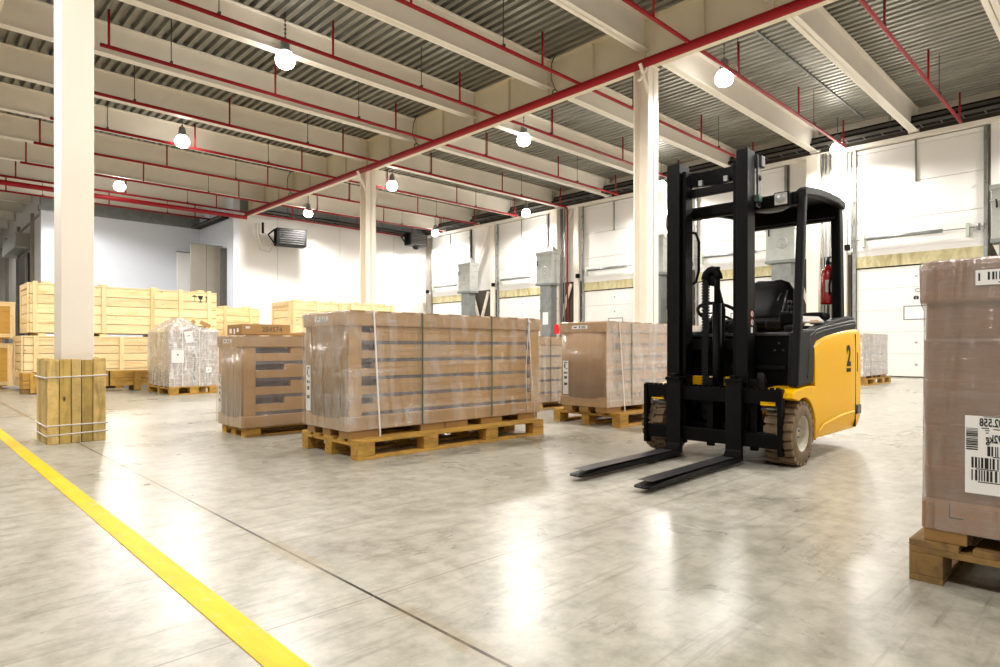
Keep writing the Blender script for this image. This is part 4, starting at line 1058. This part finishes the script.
# seat
st=fb(MB().prism([(5.02,.96),(5.0,1.02),(5.04,1.06),(5.38,1.04),(5.4,.96)],2.0,2.46,'xz'),'seat',M['vinyl'],bevel=.02)
secs=[]
for z,w,x0,th in ((1.0,.20,5.36,.11),(1.1,.23,5.37,.12),(1.2,.235,5.40,.12),(1.3,.22,5.43,.11),(1.37,.17,5.45,.09),(1.40,.10,5.46,.05)):
    r_=[]
    for k in range(16):
        a=2*PI*k/16; r_.append((x0+th/2*math.cos(a)+(.03*(abs(math.sin(a))**3)*-1 if math.cos(a)<.2 else 0),2.23+w*math.sin(a),z))
    secs.append(r_)
bk=fb(MB().strip(secs,caps=True),'seat_backrest',M['vinyl'])
for s_ in (-1,1):
    fb(MB().tube([(5.31+.02*k,2.23+s_*(.03+.03*k),1.04+.08*k) for k in range(4)],.006,6),'seat_piping',M['greysteel'],bk)
    fb(MB().tube([(5.30,2.23+s_*.12,1.03),(5.31,2.23+s_*.16,1.15),(5.37,2.23+s_*.17,1.3)],.007,6),'seat_piping',M['greysteel'],bk)
fb(MB().box(4.98,5.25,1.96,2.10,.96,1.04),'arm_rest',M['plastic'],bevel=.02)
# steering column and wheel
fb(MB().tube([(4.62,2.42,.92),(4.78,2.40,1.08)],.035,12),'steering_column',M['black'])
sw=MB(); cx,cy,cz=4.80,2.40,1.10; r_=.16
ax=Vector((.45,0,.9)).normalized(); u=Vector((0,1,0)); v=ax.cross(u)
ring_=[Vector((cx,cy,cz))+u*r_*math.cos(a)+v*r_*math.sin(a) for a in [2*PI*k/28 for k in range(29)]]
sw.tube(ring_,.014,8,caps=False)
for a in (0,2.1,4.2): sw.bar((cx,cy,cz),Vector((cx,cy,cz))+u*r_*math.cos(a)+v*r_*math.sin(a),.03,.012)
w_=fb(sw,'steering_wheel',M['black'])
# dash display, levers, clipboard
fb(MB().prism([(4.62,.93),(4.62,1.0),(4.72,1.06),(4.8,.98),(4.8,.93)],2.08,2.24,'xz'),'dash_display',M['black'],bevel=.008)
j=fb(MB().box(4.95,5.12,1.86,1.98,1.0,1.10),'lever_console',M['black'],bevel=.02)
for k in range(4): fb(MB().tube([(4.97+.035*k,1.90+.015*(k%2),1.1),(4.965+.035*k,1.90+.015*(k%2),1.16)],[.006,.006],6).lathe([(0,.0),(.014,.004),(.017,.018),(.012,.032),(0,.036)],(4.965+.035*k,1.90+.015*(k%2),1.15),'z',10),'control_lever',M['vinyl'],j)
fb(MB().box(5.22,5.42,1.74,1.9,1.04,1.10),'storage_bin',M['black'],bevel=.02)
fb(MB().bar((4.95,1.72,1.01),(5.25,1.86,1.07),.14,.012),'clipboard',M['paper'])
fb(MB().box(4.98,5.06,1.70,1.76,.995,1.03),'orange_button_box',M['orange'],bevel=.006)
# overhead guard
og=thing('overhead_guard',None,None); og.parent=fk; del og
bpy.data.objects.remove(bpy.data.objects['overhead_guard'])
arch=[(4.55,1.93),(4.60,1.955),(4.85,1.985),(5.1,2.0),(5.3,2.005),(5.47,1.985)]
roof=MB(); roof.strip([[(x,1.70,z),(x,2.66-.23*(x-4.55),z),(x,2.66-.23*(x-4.55),z-.022),(x,1.70,z-.022)] for x,z in [(a,b-.02) for a,b in arch]],smooth=False,caps=True)
og=fb(roof,'overhead_guard',M['black'],bevel=.003)
for yy in (1.675,):
    m=MB(); secs=[[(x,1.645,z),(x,1.71,z),(x,1.71,z-.06),(x,1.645,z-.06)] for x,z in arch]; fb(m.strip(secs,smooth=False,caps=True),'side_rail',M['plastic'],og,bevel=.01)
m=MB(); secs=[[(x,2.64-.23*(x-4.55),z),(x,2.69-.23*(x-4.55),z),(x,2.69-.23*(x-4.55),z-.06),(x,2.64-.23*(x-4.55),z-.06)] for x,z in arch]; fb(m.strip(secs,smooth=False,caps=True),'side_rail',M['black'],og,bevel=.01)
fb(MB().box(4.54,4.62,1.70,2.66,1.83,1.925),'front_crossbar',M['black'],og,bevel=.02)
fb(MB().box(5.38,5.46,1.70,2.47,1.84,1.96),'rear_crossbar',M['black'],og,bevel=.015)
fb(MB().box(5.37,5.385,1.70,2.46,1.855,1.866),'crossbar_edge',M['greysteel'],og)
fb(MB().lathe([(0,-.05),(.1,-.045),(.15,-.01),(.16,.02)],(4.80,1.98,1.91),'z',24),'dome_lamp',M['vinyl'],og)
def leg(p,q,w,h,nm='guard_pillar',mt='plastic'): fb(MB().bar(p,q,w,h,(0,1,0)),nm,M[mt],og,bevel=.014)
leg((4.58,1.675,1.93),(4.435,1.675,.55),.06,.055)
leg((4.62,2.60,1.93),(4.62,2.60,.9),.05,.05,mt='black')
leg((5.43,1.70,1.98),(5.475,1.70,1.0),.10,.07,mt='black')
fb(MB().bar((5.485,1.70,1.96),(5.53,1.70,1.0),.022,.05,(0,1,0)),'pillar_trim',M['greysteel'],og,bevel=.004)
leg((5.47,2.42,1.96),(5.50,2.44,1.0),.085,.07,mt='black')
for (y,z) in ((1.78,1.865),(2.63,1.83)):
    h=fb(MB().box(4.46,4.53,y-.055,y+.055,z-.052,z+.052),'headlight',M['black'],bevel=.012)
    fb(MB().box(4.452,4.462,y-.043,y+.043,z-.042,z+.042),'headlight_lens',M['glass'],h,bevel=.006)
    fb(MB().lathe([(0,-.003),(.03,-.002),(.034,.0)],(4.452,y,z),'x',20),'lens_ring',M['galv'],h)
# the grab handle beside the far mast rail, seen against the white door
fb(MB().tube([(4.5,2.50,1.73),(4.5,2.44,1.71),(4.5,2.415,1.64),(4.5,2.415,1.42),(4.5,2.44,1.33),(4.5,2.50,1.31)],.011,8),'grab_handle',M['black'])
# mast foot details
fb(MB().prism([(4.46,.45),(4.46,.64),(4.50,.62),(4.58,.50),(4.60,.42)],1.90,1.95,'xz'),'tilt_cylinder_lug',M['greysteel'],bevel=.004)
fb(MB().tube([(4.50,1.98,.28),(4.50,1.98,.52)],.012,8),'hydraulic_pipe',M['greysteel'])
fb(MB().box(4.30,4.33,1.78,1.93,.20,.23).box(4.30,4.33,1.78,1.80,.14,.23),'carriage_stop',M['greysteel'])
# extinguisher hanging on the rear pillar
t=thing('fire_extinguisher','red fire extinguisher mounted in the forklift cab by the rear pillar','fire extinguisher',(5.50,1.81,1.17))
MB().lathe([(0,0),(.055,.003),(.058,.02),(.058,.24),(.048,.28),(.02,.325),(0,.325)],(0,0,0),'z',24).build('cylinder',M['extred'],t)
MB().lathe([(.016,.32),(.016,.36),(0,.36)],(0,0,0),'z',12).bar((-.01,0,.36),(.06,.0,.40),.014,.01).bar((-.01,0,.35),(.05,0,.345),.014,.008).build('valve_lever',M['black'],t)
MB().tube([(0.0,-.02,.345),(-.05,-.05,.3),(-.062,-.03,.15),(-.05,-.03,.08)],.008,6).build('discharge_hose',M['cable'],t)
m=MB(); secs=[[(.0590*math.cos(a),.0590*math.sin(a),z) for a in [math.radians(d) for d in range(180,236,11)]] for z in (.10,.20)]
m.strip(secs,close=False).build('instruction_label',M['paper'],t,recalc=False)

# ------------------------------------------------------------------ camera, light, view
cam=bpy.data.cameras.new('camera'); co=bpy.data.objects.new('camera',cam); col.objects.link(co); sc.camera=co
th=math.atan2(645,625)
co.location=(0,0,H); co.rotation_euler=(PI/2,0,th-PI/2)
cam.sensor_width=36; cam.lens=22.5; cam.shift_y=(347.5-333.5)/1000; cam.clip_start=.05; cam.clip_end=200
w=bpy.data.worlds.new('world'); sc.world=w; w.use_nodes=True
w.node_tree.nodes['Background'].inputs[0].default_value=(1,.98,.95,1); w.node_tree.nodes['Background'].inputs[1].default_value=.5
vs=sc.view_settings; vs.view_transform='Standard'; vs.look='None'; vs.gamma=1; vs.exposure=.86; vs.use_curve_mapping=False
try:
    sc.cycles.use_denoising=True; sc.cycles.max_bounces=8; sc.cycles.transparent_max_bounces=12; sc.cycles.sample_clamp_indirect=6
except Exception as e: print(e)
